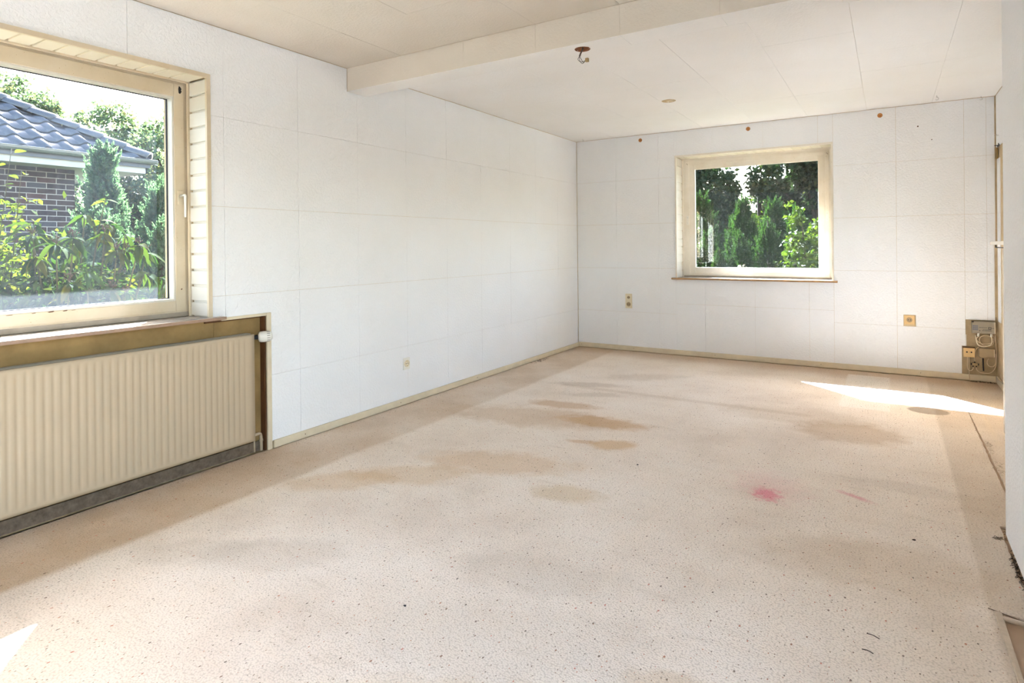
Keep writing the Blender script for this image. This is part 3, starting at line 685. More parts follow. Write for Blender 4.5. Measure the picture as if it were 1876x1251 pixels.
MB().lathe((1.834, YD - 0.060, 0.9585), (-0.9, -0.05, 0.42), [(-0.004, 0.006), (-0.001, 0.014), (0.007, 0.019), (0.016, 0.020), (0.024, 0.0155), (0.029, 0.006)], 20).build('crank_knob', 'pivory', cr, smooth=True)
so2 = slab(1.150, 2.748, -0.205 - 0.02, 0.036, [(1.0, 1.1865, -0.5, 0.0005), (2.717, 3.0, -0.5, 0.0005)], (0, 0, zs2), (1, 0, 0), (0, -1, 0), (0, 0, 1), 0.018).build('window_sill', 'silltop', w2)
MB().box((1.148, -0.046, zs2 - 0.0185), (2.750, -0.0362, zs2 - 0.0005)).build('sill_edge', 'woodedge', so2, 0.004)

# ------------------------------------------------------------------ radiator niche
nt_ = thing('trim_1', 'painted wooden strip framing the radiator niche', None, (0.0, -4.23, 0.0), kind='structure')
MB().box((-0.008, -4.242, 0.0), (0.004, -4.212, 0.8225)).build('side_strip', 'skirting', nt_, 0.002)
MB().box((-0.008, -4.528, 0.806), (0.004, -4.243, 0.8225)).build('top_strip', 'skirting', nt_, 0.002)
nb = wall_left
MB().box((-0.058, -6.23, 0.0), (-0.050, -4.545, 0.8155)).build('niche_back_board', 'niche', nb)
MB().box((-0.058, -4.543, 0.0), (-0.050, -4.252, 0.806)).build('niche_back_board', 'niche', nb)
MB().box((-0.054, -4.251, 0.0), (-0.010, -4.2425, 0.806)).build('niche_side_board', 'brown', nb)
MB().box((-0.0495, -6.22, 0.0), (-0.036, -4.255, 0.060)).build('niche_batten', 'dust', nb, 0.002)
MB().box((-0.0498, -4.60, 0.795), (-0.042, -4.252, 0.806)).build('niche_broken_edge', 'brown', nb)

# ------------------------------------------------------------------ radiator
rad = thing('radiator', 'ivory ribbed panel radiator in the niche under the large window', 'radiator', (-0.05, -5.2, 0.07))
RY0, RY1, RZ0, RZ1, RX = -6.16, -4.344, 0.089, 0.709, 0.028
P_ = 0.0333
prof = [(0.0, 0.0), (0.10, -0.08), (0.22, -0.5), (0.33, -0.92), (0.42, -1.0), (0.51, -0.92), (0.62, -0.5), (0.74, -0.08), (1.0, 0.0)]
ys = [RY0, RY0 + 0.012]; ds = [0.0, 0.0]
y = RY0 + 0.014
while y + P_ < RY1 - 0.01:
    for (t, dd) in prof[:-1]: ys.append(y + t * P_); ds.append(dd)
    y += P_
ys += [y, RY1]; ds += [0.0, 0.0]
zsn = [(RZ0, 0), (RZ0 + 0.016, 0), (RZ0 + 0.026, 0.25), (RZ0 + 0.044, 0.85), (RZ0 + 0.055, 1), (RZ1 - 0.050, 1), (RZ1 - 0.040, 0.85), (RZ1 - 0.022, 0.2), (RZ1 - 0.014, 0), (RZ1, 0)]
mb = MB()
for (z, k) in zsn:
    for yy, dd in zip(ys, ds): mb.v.append((RX + dd * k * 0.0038, yy, z))
n = len(ys)
for j in range(len(zsn) - 1):
    for i in range(n - 1): mb.f.append((j * n + i, j * n + i + 1, (j + 1) * n + i + 1, (j + 1) * n + i))
b0 = len(mb.v); bx_ = RX - 0.0105
mb.v += [(bx_, RY0, RZ0), (bx_, RY1, RZ0), (bx_, RY1, RZ1), (bx_, RY0, RZ1)]
top = (len(zsn) - 1) * n
mb.f += [(b0, b0 + 3, b0 + 2, b0 + 1)]
mb.f += [tuple([b0, b0 + 1] + [n - 1 - i for i in range(n)]), tuple([b0 + 2, b0 + 3] + [top + i for i in range(n)])]
mb.f += [tuple([b0 + 1, b0 + 2] + [(len(zsn) - 1 - j) * n + n - 1 for j in range(len(zsn))]), tuple([b0 + 3, b0] + [j * n for j in range(len(zsn))])]
fp = mb.build('front_panel', 'enamel', rad)
for p in fp.data.polygons[:(len(zsn) - 1) * (n - 1)]: p.use_smooth = True
MB().box((-0.040, RY0 + 0.01, RZ0 + 0.004), (-0.030, RY1 - 0.008, RZ1 - 0.006)).build('rear_panel', 'enamel', rad, 0.002)
g = MB().box((-0.030, RY0 + 0.012, RZ1 - 0.012), (RX - 0.011, RY1 - 0.012, RZ1 - 0.002)).build('top_grille', 'dark', rad)
for k in range(3):
    x = -0.024 + 0.0145 * k
    MB().box((x, RY0 + 0.012, RZ1 - 0.002), (x + 0.006, RY1 - 0.012, RZ1 + 0.006)).build('grille_bar', 'pgrey', g)
MB().box((-0.040, RY1 - 0.0075, RZ0 + 0.004), (RX - 0.011, RY1 - 0.0045, RZ1 - 0.006)).build('side_cover', 'enamel', rad)
MB().box((-0.030, RY0 + 0.02, RZ0 + 0.03), (RX - 0.0205, RY1 - 0.02, RZ1 - 0.03)).build('convector_fins', 'pgrey', rad)
# valve
va = thing('radiator_valve', 'white thermostatic valve knob at the top corner of the radiator', 'valve', (-0.0, -4.29, 0.66))
MB().cyl((-0.014, -4.352, 0.684), (-0.004, -4.300, 0.684), 0.012, 0.013, 16).build('valve_body', 'dark', va, smooth=False)
ax = Vector((0.50, 0.86, 0.03)).normalized(); p0 = Vector((-0.003, -4.298, 0.684))
kn = MB().lathe(p0, ax, [(0.0, 0.014), (0.004, 0.026), (0.014, 0.0315), (0.034, 0.0325), (0.058, 0.0300), (0.072, 0.0255), (0.078, 0.016), (0.079, 0.002)], 28).build('knob', 'pwhite', va, smooth=True)
u = ax.orthogonal().normalized(); v_ = ax.cross(u)
for k in range(14):
    a_ = 2 * math.pi * k / 14; dd = u * math.cos(a_) + v_ * math.sin(a_)
    MB().tube([p0 + ax * 0.048 + dd * 0.0313, p0 + ax * 0.064 + dd * 0.0284], 0.0013, 6, 0).build('grip_slot', 'dark', kn)
# return pipe
pp = thing('heating_pipe', 'cream elbow pipe from the radiator foot into the floor', 'pipe', (-0.03, -4.27, 0.0))
MB().tube([(-0.010, -4.352, 0.108), (-0.016, -4.300, 0.109), (-0.022, -4.280, 0.106), (-0.026, -4.270, 0.090), (-0.027, -4.267, 0.05), (-0.027, -4.267, 0.0)], 0.0088, 14, 6).build('elbow', 'enamel', pp, smooth=True)
MB().cyl((-0.027, -4.267, 0.058), (-0.0265, -4.268, 0.070), 0.0115, seg=16).build('union_nut', 'enamel', pp, 0.001)
tag(MB().tube([(-0.030, -4.335, 0.62), (-0.036, -4.318, 0.5), (-0.036, -4.310, 0.2), (-0.036, -4.306, 0.0)], 0.0050, 12).build('riser_pipe', 'enamel', None, smooth=True), 'thin cream riser pipe in the niche beside the radiator end', 'pipe')

# ------------------------------------------------------------------ sockets and wall fittings
def ringplate(mb, c, n_, r0, r1, t):
    mb.lathe(c, n_, [(0, r1), (t, r1), (t, r0), (t * 0.2, r0 * 0.98)], 28)
# left wall socket
s = thing('wall_socket', 'single white wall socket low on the long wall', 'socket', (0, -3.022, 0.265))
MB().box((0.0005, -3.058, 0.266), (0.008, -2.988, 0.356)).build('cover_plate', 'pwhite', s, 0.002)
c = Vector((0.0082, -3.023, 0.312))
k_ = MB().lathe(c, (1, 0, 0), [(-0.002, 0.027), (0.004, 0.027), (0.004, 0.0225), (0.0006, 0.0215), (0.0005, 0.002)], 28).build('socket_well', 'pivory', s, smooth=False)
for dy in (-0.0095, 0.0095): MB().cyl(c + Vector((0.0004, dy, 0)), c + Vector((0.0016, dy, 0)), 0.0035, seg=12).build('pin_hole', 'dark', k_)
for dz in (-0.017, 0.017): MB().box(c + Vector((0.0006, -0.004, dz - 0.002)), c + Vector((0.003, 0.004, dz + 0.002))).build('earth_clip', 'brass', k_)
# double antenna socket on back wall
s = thing('wall_socket', 'tall ivory double socket on the far wall left of the window', 'socket', (0.643, 0, 0.485))
MB().box((0.604, -0.009, 0.487), (0.682, -0.0005, 0.652)).build('cover_plate', 'pivory', s, 0.002)
for zc_, nm in ((0.610, 'antenna_jack'), (0.532, 'socket_well')):
    c = Vector((0.643, -0.0092, zc_)); R_ = 0.016 if nm == 'antenna_jack' else 0.025
    q = MB().lathe(c, (0, -1, 0), [(-0.002, R_), (0.003, R_), (0.003, R_ * 0.8), (0.0006, R_ * 0.76), (0.0005, 0.002)], 24).build(nm, 'pbeige', s)
    for dx in (-0.009, 0.009): MB().cyl(c + Vector((dx, -0.0002, 0)), c + Vector((dx, -0.0016, 0)), 0.0045, seg=12).build('pin_hole', 'dark', q)
# single socket on torn backing
s = thing('wall_socket', 'yellowed square socket on the far wall right of the window', 'socket', (3.32, 0, 0.444))
MB().box((3.274, -0.003, 0.446), (3.368, -0.0005, 0.549)).build('backing_patch', 'bare', s, 0.001)
MB().box((3.279, -0.012, 0.462), (3.360, -0.0031, 0.545)).build('cover_plate', 'pcream', s, 0.002)
c = Vector((3.319, -0.0122, 0.505))
k_ = MB().lathe(c, (0, -1, 0), [(-0.002, 0.022), (0.003, 0.022), (0.003, 0.019), (0.0006, 0.018), (0.0005, 0.002)], 28).build('socket_well', 'pbeige', s)
for dx in (-0.0085, 0.0085): MB().cyl(c + Vector((dx, -0.0003, 0)), c + Vector((dx, -0.0016, 0)), 0.004, seg=12).build('pin_hole', 'dark', k_)
for dz in (-0.014, 0.014): MB().box(c + Vector((-0.005, -0.003, dz - 0.002)), c + Vector((0.005, -0.0006, dz + 0.002))).build('earth_clip', 'brass', k_)

# wooden plugs left from a curtain rail
for x, z, lab in ((0.796, 2.386, 'round wooden plug left of the window under the ceiling'), (1.949, 2.386, 'round wooden plug above the middle of the far window'), (3.105, 2.381, 'round wooden plug right of the window under the ceiling')):
    t = thing('wooden_plug', lab, 'plug', (x, 0, z), 'curtain rail plugs in the far wall')
    MB().lathe((x, 0.002, z), (0, -1, 0), [(0, 0.021), (0.0035, 0.021), (0.005, 0.019), (0.0048, 0.010), (0.0030, 0.004), (0.0030, 0.001)], 24).build('plug_disc', 'plugwood', t)
    MB().cyl((x + 0.002, -0.0012, z - 0.003), (x + 0.002, -0.0062, z - 0.003), 0.0032, seg=10).build('nail_hole', 'brown', t)
# small marks / pegs
for x, z, r, lab in ((3.395, 2.247, 0.006, 'tiny pale peg in the upper right of the far wall'), (3.497, 2.118, 0.004, 'tiny dark screw in the upper right of the far wall')):
    tag(MB().lathe((x, 0.001, z), (0, -1, 0), [(0, r), (0.003, r), (0.005, r * 0.5)], 12).build('wall_screw', 'brown'), lab, 'screw')

# opening in the underside of the beam with the lamp cable
OX, OY = 1.747, -3.504
h1 = thing('cable_outlet', 'rough brown round outlet with loose lamp wires under the beam', 'outlet', (OX, OY, BZ))
MB().lathe((OX, OY, BZ + 0.016), (0, 0, -1), [(0, 0.046), (0.006, 0.044), (0.012, 0.0420), (0.0165, 0.0430), (0.0180, 0.0420), (0.0180, 0.038), (0.010, 0.034), (0.006, 0.02), (0.006, 0.002)], 30).build('plaster_ring', 'rust', h1)
wp = [(OX, OY, BZ - 0.002), (OX - 0.010, OY - 0.002, BZ - 0.022), (OX - 0.016, OY - 0.004, BZ - 0.038)]
MB().tube([(OX + 0.002, OY, BZ + 0.008)] + wp, 0.0045, 10).build('cable_sheath', 'wire', h1, smooth=True)
for k, (dx, dz) in enumerate(((-0.010, 0.0), (0.0, -0.010), (0.010, -0.004))):
    MB().tube([wp[-1], (OX - 0.018 + dx, OY, BZ - 0.052 + dz * 0.4), (OX - 0.003 + dx * 0.6, OY + 0.003, BZ - 0.068 + dz), (OX + 0.020, OY + 0.004, BZ - 0.062)], 0.0014, 6).build('wire', 'wire', h1, smooth=True)
MB().box((OX + 0.017, OY - 0.006, BZ - 0.074), (OX + 0.035, OY + 0.012, BZ - 0.053)).build('terminal_block', 'brass', h1, 0.003)
h2 = thing('ceiling_hole', 'shallow empty round cut-out in the middle of the ceiling', 'outlet', (1.565, -1.403, H))
MB().lathe((1.565, -1.403, H + 0.016), (0, 0, -1), [(0, 0.066), (0.006, 0.064), (0.012, 0.060), (0.0166, 0.060), (0.0166, 0.052), (0.010, 0.048), (0.009, 0.002)], 30).build('plaster_ring', 'bare', h2)
MB().box((1.545, -1.415, H - 0.003), (1.600, -1.385, H + 0.007)).build('wood_piece', 'pivory', h2, 0.002)

# hooks
def hook(base, down, side, r, lab, grp=None):
    b, dn, sd = Vector(base), Vector(down), Vector(side)
    pts = [b, b + dn * r * 1.2]
    for k in range(9):
        a_ = -0.2 + k / 8 * 1.35 * math.pi
        pts.append(b + dn * (r * 2.1 - r * math.cos(a_) * 0.9 + r * 0.2) + sd * (r * math.sin(a_)))
    return tag(MB().tube(pts, 0.0017, 8, 3).build('screw_hook', 'steel', None, smooth=True), lab, 'hook', grp)
hook((0.150, -0.14, H + 0.001), (0, 0, -1), (1, 0, 0), 0.010, 'small screw hook in the ceiling at the left far corner', 'ceiling hooks')
hook((3.520, -0.30, H + 0.001), (0, 0, -1), (1, 0, 0), 0.012, 'small screw hook in the ceiling above the far wall seams', 'ceiling hooks')
hook((3.842, -0.05, H + 0.001), (0, 0, -1), (1, 0, 0), 0.010, 'small screw hook in the ceiling nearest the right wall', 'ceiling hooks')
hook((XR + 0.001, -0.16, 2.085), (-1, 0, 0), (0, 0, 1), 0.009, 'small screw hook high on the right wall')

# right wall fittings
tag(MB().box((3.852, -1.30, 1.181), (XR - 0.0005, -0.43, 1.208)).build('wall_ledge', 'white', None, 0.002), 'narrow white ledge on the right wall beside the partition', 'shelf')
tag(MB().tube([(3.868, -0.60, 1.180), (3.868, -0.605, 1.165), (3.872, -0.64, 1.160), (3.90, -1.20, 1.160)], 0.004, 8, 4).build('ledge_bracket', 'dark', None, smooth=True), 'dark wire bracket under the white ledge', 'bracket')
tag(MB().box((XR - 0.006, -0.22, 1.996), (XR - 0.0005, -0.11, 2.003)).box((XR - 0.030, -0.17, 1.998), (XR - 0.001, -0.165, 2.004)).box((XR - 0.006, -0.17, 1.998), (XR - 0.001, -0.165, 2.02)).build('angle_iron', 'dark'), 'small dark angle iron on the right wall below the tiles', 'bracket')
tag(MB().box((XR - 0.010, -0.12, 1.90), (XR - 0.0005, -0.03, 1.99)).build('wood_block', 'niche'), 'brown wooden block in the far right corner', 'block')
# low partition panel with a rounded corner, seen past the near wall
r_ = 0.045; pts = [(3.775, 0.0)]
for k in range(9):
    a_ = math.pi - k / 8 * math.pi / 2; pts.append((3.775 + r_ + r_ * math.cos(a_), 1.185 - r_ + r_ * math.sin(a_)))
pts += [(XR - 0.001, 1.185), (XR - 0.001, 0.0)]
n = len(pts); mb = MB(); mb.v = [(x, -1.70, z) for x, z in pts] + [(x, -1.645, z) for x, z in pts]
mb.f = [tuple(reversed(range(n))), tuple(range(n, 2 * n))] + [(i, (i + 1) % n, n + (i + 1) % n, n + i) for i in range(n)]
pt = thing('partition_panel', 'beige low panel with rounded corner half hidden by the near wall', 'panel', (3.86, -1.67, 0))
mb.build('panel_body', 'greyframe', pt)
for x in (3.795, 3.812, 3.829, 3.846): MB().box((x, -1.704, 0.01), (x + 0.007, -1.7003, 1.13)).build('moulding', 'skirting', pt, 0.001)

# ------------------------------------------------------------------ telephone / antenna corner
am = thing('antenna_amplifier', 'grey printed amplifier box in the stripped corner of the far wall', 'amplifier', (3.85, -0.02, 0.417))
bd = MB().box((3.768, -0.040, 0.420), (3.928, -0.0005, 0.522)).build('housing', 'pgrey', am, 0.005)
MB().box((3.922, -0.0405, 0.424), (3.9285, -0.012, 0.518)).build('side_lid', 'pivory', am, 0.002)
for i in range(3):
    for j in range(3): MB().box((3.773 + 0.0125 * i, -0.0406, 0.447 + 0.0150 * j), (3.784 + 0.0125 * i, -0.0402, 0.4585 + 0.0150 * j)).build('printed_field', 'blueink', bd)
MB().box((3.880, -0.0407, 0.458), (3.900, -0.0402, 0.477)).build('printed_emblem', 'dark', bd)
MB().box((3.884, -0.0410, 0.462), (3.896, -0.0405, 0.473)).build('emblem_core', 'pgrey', bd)
for x0, x1, z in ((3.818, 3.876, 0.470), (3.843, 3.900, 0.452), (3.838, 3.902, 0.443), (3.905, 3.919, 0.466)):
    x = x0
    while x < x1 - 0.003:
        wd = random.uniform(0.003, 0.008); MB().box((x, -0.0405, z), (min(x + wd, x1), -0.0402, z + 0.0035)).build('printed_line', 'dark', bd); x += wd + 0.0018
MB().cyl((3.822, -0.040, 0.444), (3.822, -0.0415, 0.444), 0.0035, seg=12).build('pilot_lamp', 'black', bd)
MB().box((3.765, -0.042, 0.512), (3.782, -0.038, 0.524)).build('torn_corner', 'black', bd, 0.003)
for x in (3.816, 3.902): MB().cyl((x, -0.022, 0.423), (x + (-0.004 if x < 3.85 else 0.0), -0.024, 0.392), 0.0085, 0.0075, 14).build('coax_plug', 'pwhite', am, 0.001)
ts = thing('telephone_socket', 'yellowed telephone socket with two round holes beside the stripped corner', 'socket', (3.748, -0.01, 0.204))
MB().box((3.709, -0.030, 0.208), (3.788, -0.0005, 0.290)).build('cover', 'pcream', ts, 0.003)
MB().box((3.704, -0.031, 0.288), (3.790, -0.0006, 0.2925)).build('lid_edge', 'brown', ts)
for x in (3.733, 3.764): MB().lathe((x, -0.0295, 0.252), (0, -1, 0), [(0, 0.0065), (0.0012, 0.0065), (0.0012, 0.001)], 16).build('jack_hole', 'black', ts)
MB().cyl((3.7485, -0.0295, 0.252), (3.7485, -0.031, 0.252), 0.0025, seg=10).build('screw', 'brown', ts)
MB().box((3.712, -0.0315, 0.216), (3.785, -0.0295, 0.220)).build('lower_ridge', 'pcream', ts, 0.0008)
jb = thing('junction_box', 'dusty beige junction box below the amplifier', 'junction box', (3.868, -0.02, 0.207))
MB().box((3.815, -0.034, 0.216), (3.923, -0.0005, 0.292)).build('lid', 'pbeige', jb, 0.004)
MB().box((3.822, -0.030, 0.208), (3.921, -0.0006, 0.2155)).build('base', 'pbeige', jb, 0.002)
MB().box((3.9165, -0.0345, 0.222), (3.9225, -0.010, 0.288)).build('side_lip', 'skirting', jb, 0.002)
sp = thing('coax_splitter', 'small brass cable splitter under the telephone socket', 'splitter', (3.79, -0.015, 0.14))
MB().box((3.768, -0.026, 0.137), (3.808, -0.006, 0.160)).build('body', 'brass', sp, 0.003)
for x, d_ in ((3.760, -1), (3.808, 1)): MB().box((x, -0.024, 0.141), (x + 0.009, -0.008, 0.157)).build('end_cap', 'black', sp, 0.002)
for x, z0, z1 in ((3.776, 0.137, 0.125), (3.799, 0.137, 0.125), (3.788, 0.160, 0.172)): MB().cyl((x, -0.016, z0), (x, -0.016, z1), 0.0045, seg=10).build('connector', 'black', sp)
tag(MB().tube([(3.845, -0.012, 0.208), (3.846, -0.012, 0.15), (3.848, -0.012, 0.096)], 0.0052, 10).build('antenna_lead', 'black', None, smooth=True), 'short thick black lead hanging from the junction box', 'cable')
def cable(pts, r, lab, mat='cable', grp=None): return tag(MB().tube(pts, r, 8, 7).build('cable', mat, None, smooth=True), lab, 'cable', grp)
cable([(3.816, -0.024, 0.392), (3.800, -0.022, 0.372), (3.812, -0.020, 0.345), (3.850, -0.020, 0.330), (3.895, -0.018, 0.338), (3.918, -0.016, 0.362), (3.900, -0.015, 0.392), (3.86, -0.014, 0.402), (3.828, -0.013, 0.385), (3.822, -0.012, 0.352), (3.85, -0.012, 0.318), (3.888, -0.012, 0.312), (3.915, -0.012, 0.335), (3.922, -0.010, 0.38), (3.912, -0.008, 0.41)], 0.0034, 'coiled beige aerial cable between the amplifier and junction box')
cable([(3.902, -0.024, 0.393), (3.906, -0.024, 0.365), (3.902, -0.026, 0.338), (3.880, -0.028, 0.316), (3.845, -0.027, 0.306), (3.812, -0.024, 0.318), (3.800, -0.018, 0.352), (3.795, -0.012, 0.40)], 0.0042, 'white aerial cable looping down from the right amplifier plug', 'pivory')
cable([(3.928, -0.010, 0.41), (3.935, -0.010, 0.30), (3.936, -0.010, 0.19), (3.925, -0.012, 0.125), (3.895, -0.012, 0.085), (3.86, -0.012, 0.078), (3.825, -0.012, 0.082), (3.803, -0.014, 0.100), (3.799, -0.016, 0.126)], 0.0033, 'beige cable curving from the corner down to the splitter')
cable([(3.776, -0.016, 0.126), (3.775, -0.014, 0.108), (3.762, -0.012, 0.092), (3.745, -0.010, 0.095), (3.738, -0.009, 0.115), (3.738, -0.008, 0.165), (3.738, -0.008, 0.209)], 0.0033, 'beige cable looping from the splitter up to the telephone socket')
cable([(3.749, -0.007, 0.209), (3.750, -0.007, 0.15), (3.749, -0.008, 0.085), (3.749, -0.016, 0.058), (3.750, -0.0175, 0.03), (3.754, -0.022, 0.006)], 0.0034, 'beige telephone cable running down over the skirting')
cable([(3.884, -0.012, 0.208), (3.874, -0.012, 0.185), (3.876, -0.012, 0.155), (3.895, -0.012, 0.138), (3.918, -0.012, 0.145), (3.930, -0.010, 0.175), (3.930, -0.009, 0.25)], 0.0032, 'thin beige cable loop below the junction box')
cable([(3.788, -0.016, 0.172), (3.789, -0.012, 0.21), (3.793, -0.010, 0.26), (3.805, -0.010, 0.288), (3.818, -0.010, 0.296)], 0.0032, 'beige cable rising from the splitter beside the socket')

# ------------------------------------------------------------------ carpet debris
def crumb(x, y_, r, lab, mat='debris', group=None):
    mb = MB(); bm = bmesh.new(); bmesh.ops.create_icosphere(bm, subdivisions=1, radius=1.0)
    rr = random.Random(int(x * 1000)); me = bpy.data.meshes.new('crumb')
    for v in bm.verts:
        k = rr.uniform(0.65, 1.15); v.co = Vector((v.co.x * r * k * 1.3, v.co.y * r * k, v.co.z * r * 0.6 * k + r * 0.5))
    bm.to_mesh(me); bm.free()
    o = link('crumb', me, mat); o.location = (x, y_, 0.0); return tag(o, lab, 'crumb', group)
crumb(1.778, -4.998, 0.0055, 'black crumb on the carpet in the near foreground', 'black')
crumb(1.989, -3.365, 0.0055, 'black crumb on the carpet in the middle of the room', 'black')
crumb(3.245, -3.60, 0.006, 'dark crumb on the carpet near the right darker band')
crumb(2.72, -0.37, 0.006, 'small white crumb at the foot of the far wall', 'pwhite')
def lint(pts, r, lab, mat='tuft', cat='lint', name='lint_strand', group=None):
    return tag(MB().tube(pts, r, 6, 4).build(name, mat, None, smooth=True), lab, cat, group)
rr = random.Random(3)
def fuzzpile(cx, cy, n, sx, sy, lab, mat):
    t = thing('lint_clump', lab, 'lint', (cx, cy, 0))
    mb = MB()
    for k in range(n):
        x, y_ = cx + rr.gauss(0, sx), cy + rr.gauss(0, sy); a_ = rr.uniform(0, 6.28); L_ = rr.uniform(0.004, 0.011)
        mb.tube([(x, y_, 0.002), (x + L_ * math.cos(a_), y_ + L_ * math.sin(a_), rr.uniform(0.003, 0.009)), (x + L_ * 1.7 * math.cos(a_ + 0.7), y_ + L_ * 1.7 * math.sin(a_ + 0.7), 0.002)], 0.0010, 5, 3)
    o = mb.build('fibres', mat, t); o['kind'] = 'stuff'
fuzzpile(0.045, -1.02, 40, 0.018, 0.07, 'brown lint clump at the foot of the long wall', 'dust')
fuzzpile(3.535, -3.412, 14, 0.014, 0.006, 'grey lint clump at the corner of the near wall', 'dust')
fuzzpile(3.655, -2.05, 26, 0.008, 0.06, 'loose carpet fibres in the middle of the frayed seam', 'tuft')
fuzzpile(3.66, -2.45, 22, 0.012, 0.05, 'loose carpet fibres at the near end of the frayed seam', 'tuft')
fuzzpile(3.86, -0.04, 60, 0.05, 0.012, 'grey dust lint under the cables in the far right corner', 'dust')
for k in range(1):
    fuzzpile(3.559, -3.70, 60, 0.002, 0.15, 'dark frayed fibres along the foot of the near wall', 'debris')
# rolled carpet edge and piece of ribbing at the bare patch
lint([(3.470, -4.064, 0.002), (3.50, -4.074, 0.006), (3.53, -4.082, 0.007), (3.558, -4.088, 0.006)], 0.0085, 'rolled-up torn carpet edge above the bare floor patch', 'tuft', 'carpet scrap', 'carpet_roll')
mb = MB(); zz = -4.030
mb.v = []
row = []
while zz > -5.2:
    row.append(zz); zz -= 0.03
for i, yy in enumerate(row):
    j = random.uniform(-0.002, 0.002)
    x0 = 3.447 + 0.010 * min(1, (-4.03 - yy) / 0.35); x1 = x0 + 0.024 - 0.008 * min(1, (-4.03 - yy) / 0.4)
    mb.v += [(x0, yy, 0.0008), (x0 + 0.003, yy, 0.0042), (x1 - 0.002, yy, 0.0040), (x1 + j, yy, -0.0085)]
for i in range(len(row) - 1):
    for k in range(3): mb.f.append((4 * i + k, 4 * i + 4 + k, 4 * i + 5 + k, 4 * i + 1 + k))
mb.f.append((0, 1, 2, 3)); 
tag(mb.build('carpet_edge', 'tuft'), 'pale fluffy cut edge of the carpet at the bare floor patch', 'carpet')
lint([(3.435, -4.018, 0.002), (3.47, -4.033, 0.003), (3.51, -4.050, 0.003), (3.556, -4.062, 0.002)], 0.0017, 'dark crease of lifted carpet above the rolled edge', 'dust', 'carpet scrap', 'carpet_crease')
for (x, y_, a_, L_, lab) in ((3.10, -4.37, -0.3, 0.035, 'short dark thread on the carpet at the lower right'), (3.09, -4.46, -0.2, 0.03, 'second dark thread on the carpet at the lower right')):
    lint([(x, y_, 0.002), (x + L_ * 0.5 * math.cos(a_), y_ + L_ * 0.5 * math.sin(a_) + 0.004, 0.0025), (x + L_ * math.cos(a_), y_ + L_ * math.sin(a_), 0.002)], 0.0012, lab, 'debris', 'thread', 'thread')

# ------------------------------------------------------------------ outside: ground, added bounce slab, neighbour house
struct(MB().box((-60, -60, -0.60), (60, 60, -0.42)).build('ground', 'grass'), 'garden ground')
struct(MB().box((XR + 0.3, -14.0, -0.419), (16.0, 2.0, -0.02)).build('bounce_terrace', 'bounce_terrace'), 'added pale stone slab that bounces sunlight indoors')  # unseen slab added to throw sunlight through the side openings

hs = thing('neighbour_house', 'dark brick bungalow with grey tiled hip roof outside the large window', 'house', (-11.0, -6.0, -0.42))
HX, HY = -7.62, -2.16             # brick corner
wall_n = MB().box((-14.0, -11.0, -0.42), (HX - 0.012, HY - 0.012, 2.62)).build('brick_wall', 'mortar', hs)
bw, bhh, jt = 0.240, 0.071, 0.0115
bmsh = {}
row = 0; z = 0.42
while z + bhh < 2.60:
    y = HY - (0.0 if row % 2 == 0 else (bw + jt) / 2)
    first = True
    while y > -4.30:
        if first and row % 2: lo_y, hi_y = HY - (bw + jt) / 2 + jt, HY; 
        else: lo_y, hi_y = y - bw, y
        key = round(hi_y - lo_y, 3)
        mi = random.choice([0, 0, 1, 1, 2, 3])
        if (key, mi) not in bmsh:
            bmsh[(key, mi)] = MB().box((-0.012, 0, 0), (0.004, key, bhh)).mesh('brick'); bmsh[(key, mi)].materials.append(BRICKS[mi])
        link('brick', bmsh[(key, mi)], None, wall_n, Matrix.Translation((HX - 0.013, lo_y, z)))
        if first and row % 2: y = lo_y - jt
        else: y = lo_y - jt
        first = False
    row += 1; z += bhh + jt
# soffit, fascia, gutter
EX, EY, EZ = -7.02, -1.33, 2.63     # eave corner
SL = 0.60
sf = MB().box((-14.5, -11.5, 2.46), (EX - 0.06, EY - 0.06, 2.50)).build('soffit', 'fascia', hs)
MB().box((EX - 0.06, -11.5, 2.44), (EX - 0.035, EY - 0.035, 2.66)).build('fascia_board', 'fascia', hs)
MB().box((-14.5, EY - 0.06, 2.44), (EX - 0.035, EY - 0.035, 2.66)).build('fascia_board', 'fascia', hs)
def gutter(p, q, out):
    p, q, out = Vector(p), Vector(q), Vector(out); mb = MB(); prof_ = []
    for k in range(9):
        a_ = math.pi * k / 8; prof_.append((math.cos(a_) * 0.062, -math.sin(a_) * 0.062))
    prof_.append((-0.070, 0.004)); prof_.insert(0, (0.068, 0.006))
    for e in (p, q):
        for (a_, b_) in prof_: mb.v.append(e + out * a_ + Vector((0, 0, b_)))
    n_ = len(prof_); mb.f = [(k, k + 1, n_ + k + 1, n_ + k) for k in range(n_ - 1)] + [tuple(range(n_)), tuple(reversed(range(n_, 2 * n_)))]
    o = mb.build('gutter', 'zinc', hs)
    md = o.modifiers.new('thick', 'SOLIDIFY'); md.thickness = 0.004
    return o
gutter((EX + 0.035, -11.5, EZ + 0.02), (EX + 0.035, EY + 0.06, EZ + 0.02), (1, 0, 0))
gutter((-14.5, EY + 0.035, EZ + 0.02), (EX + 0.06, EY + 0.035, EZ + 0.02), (0, 1, 0))
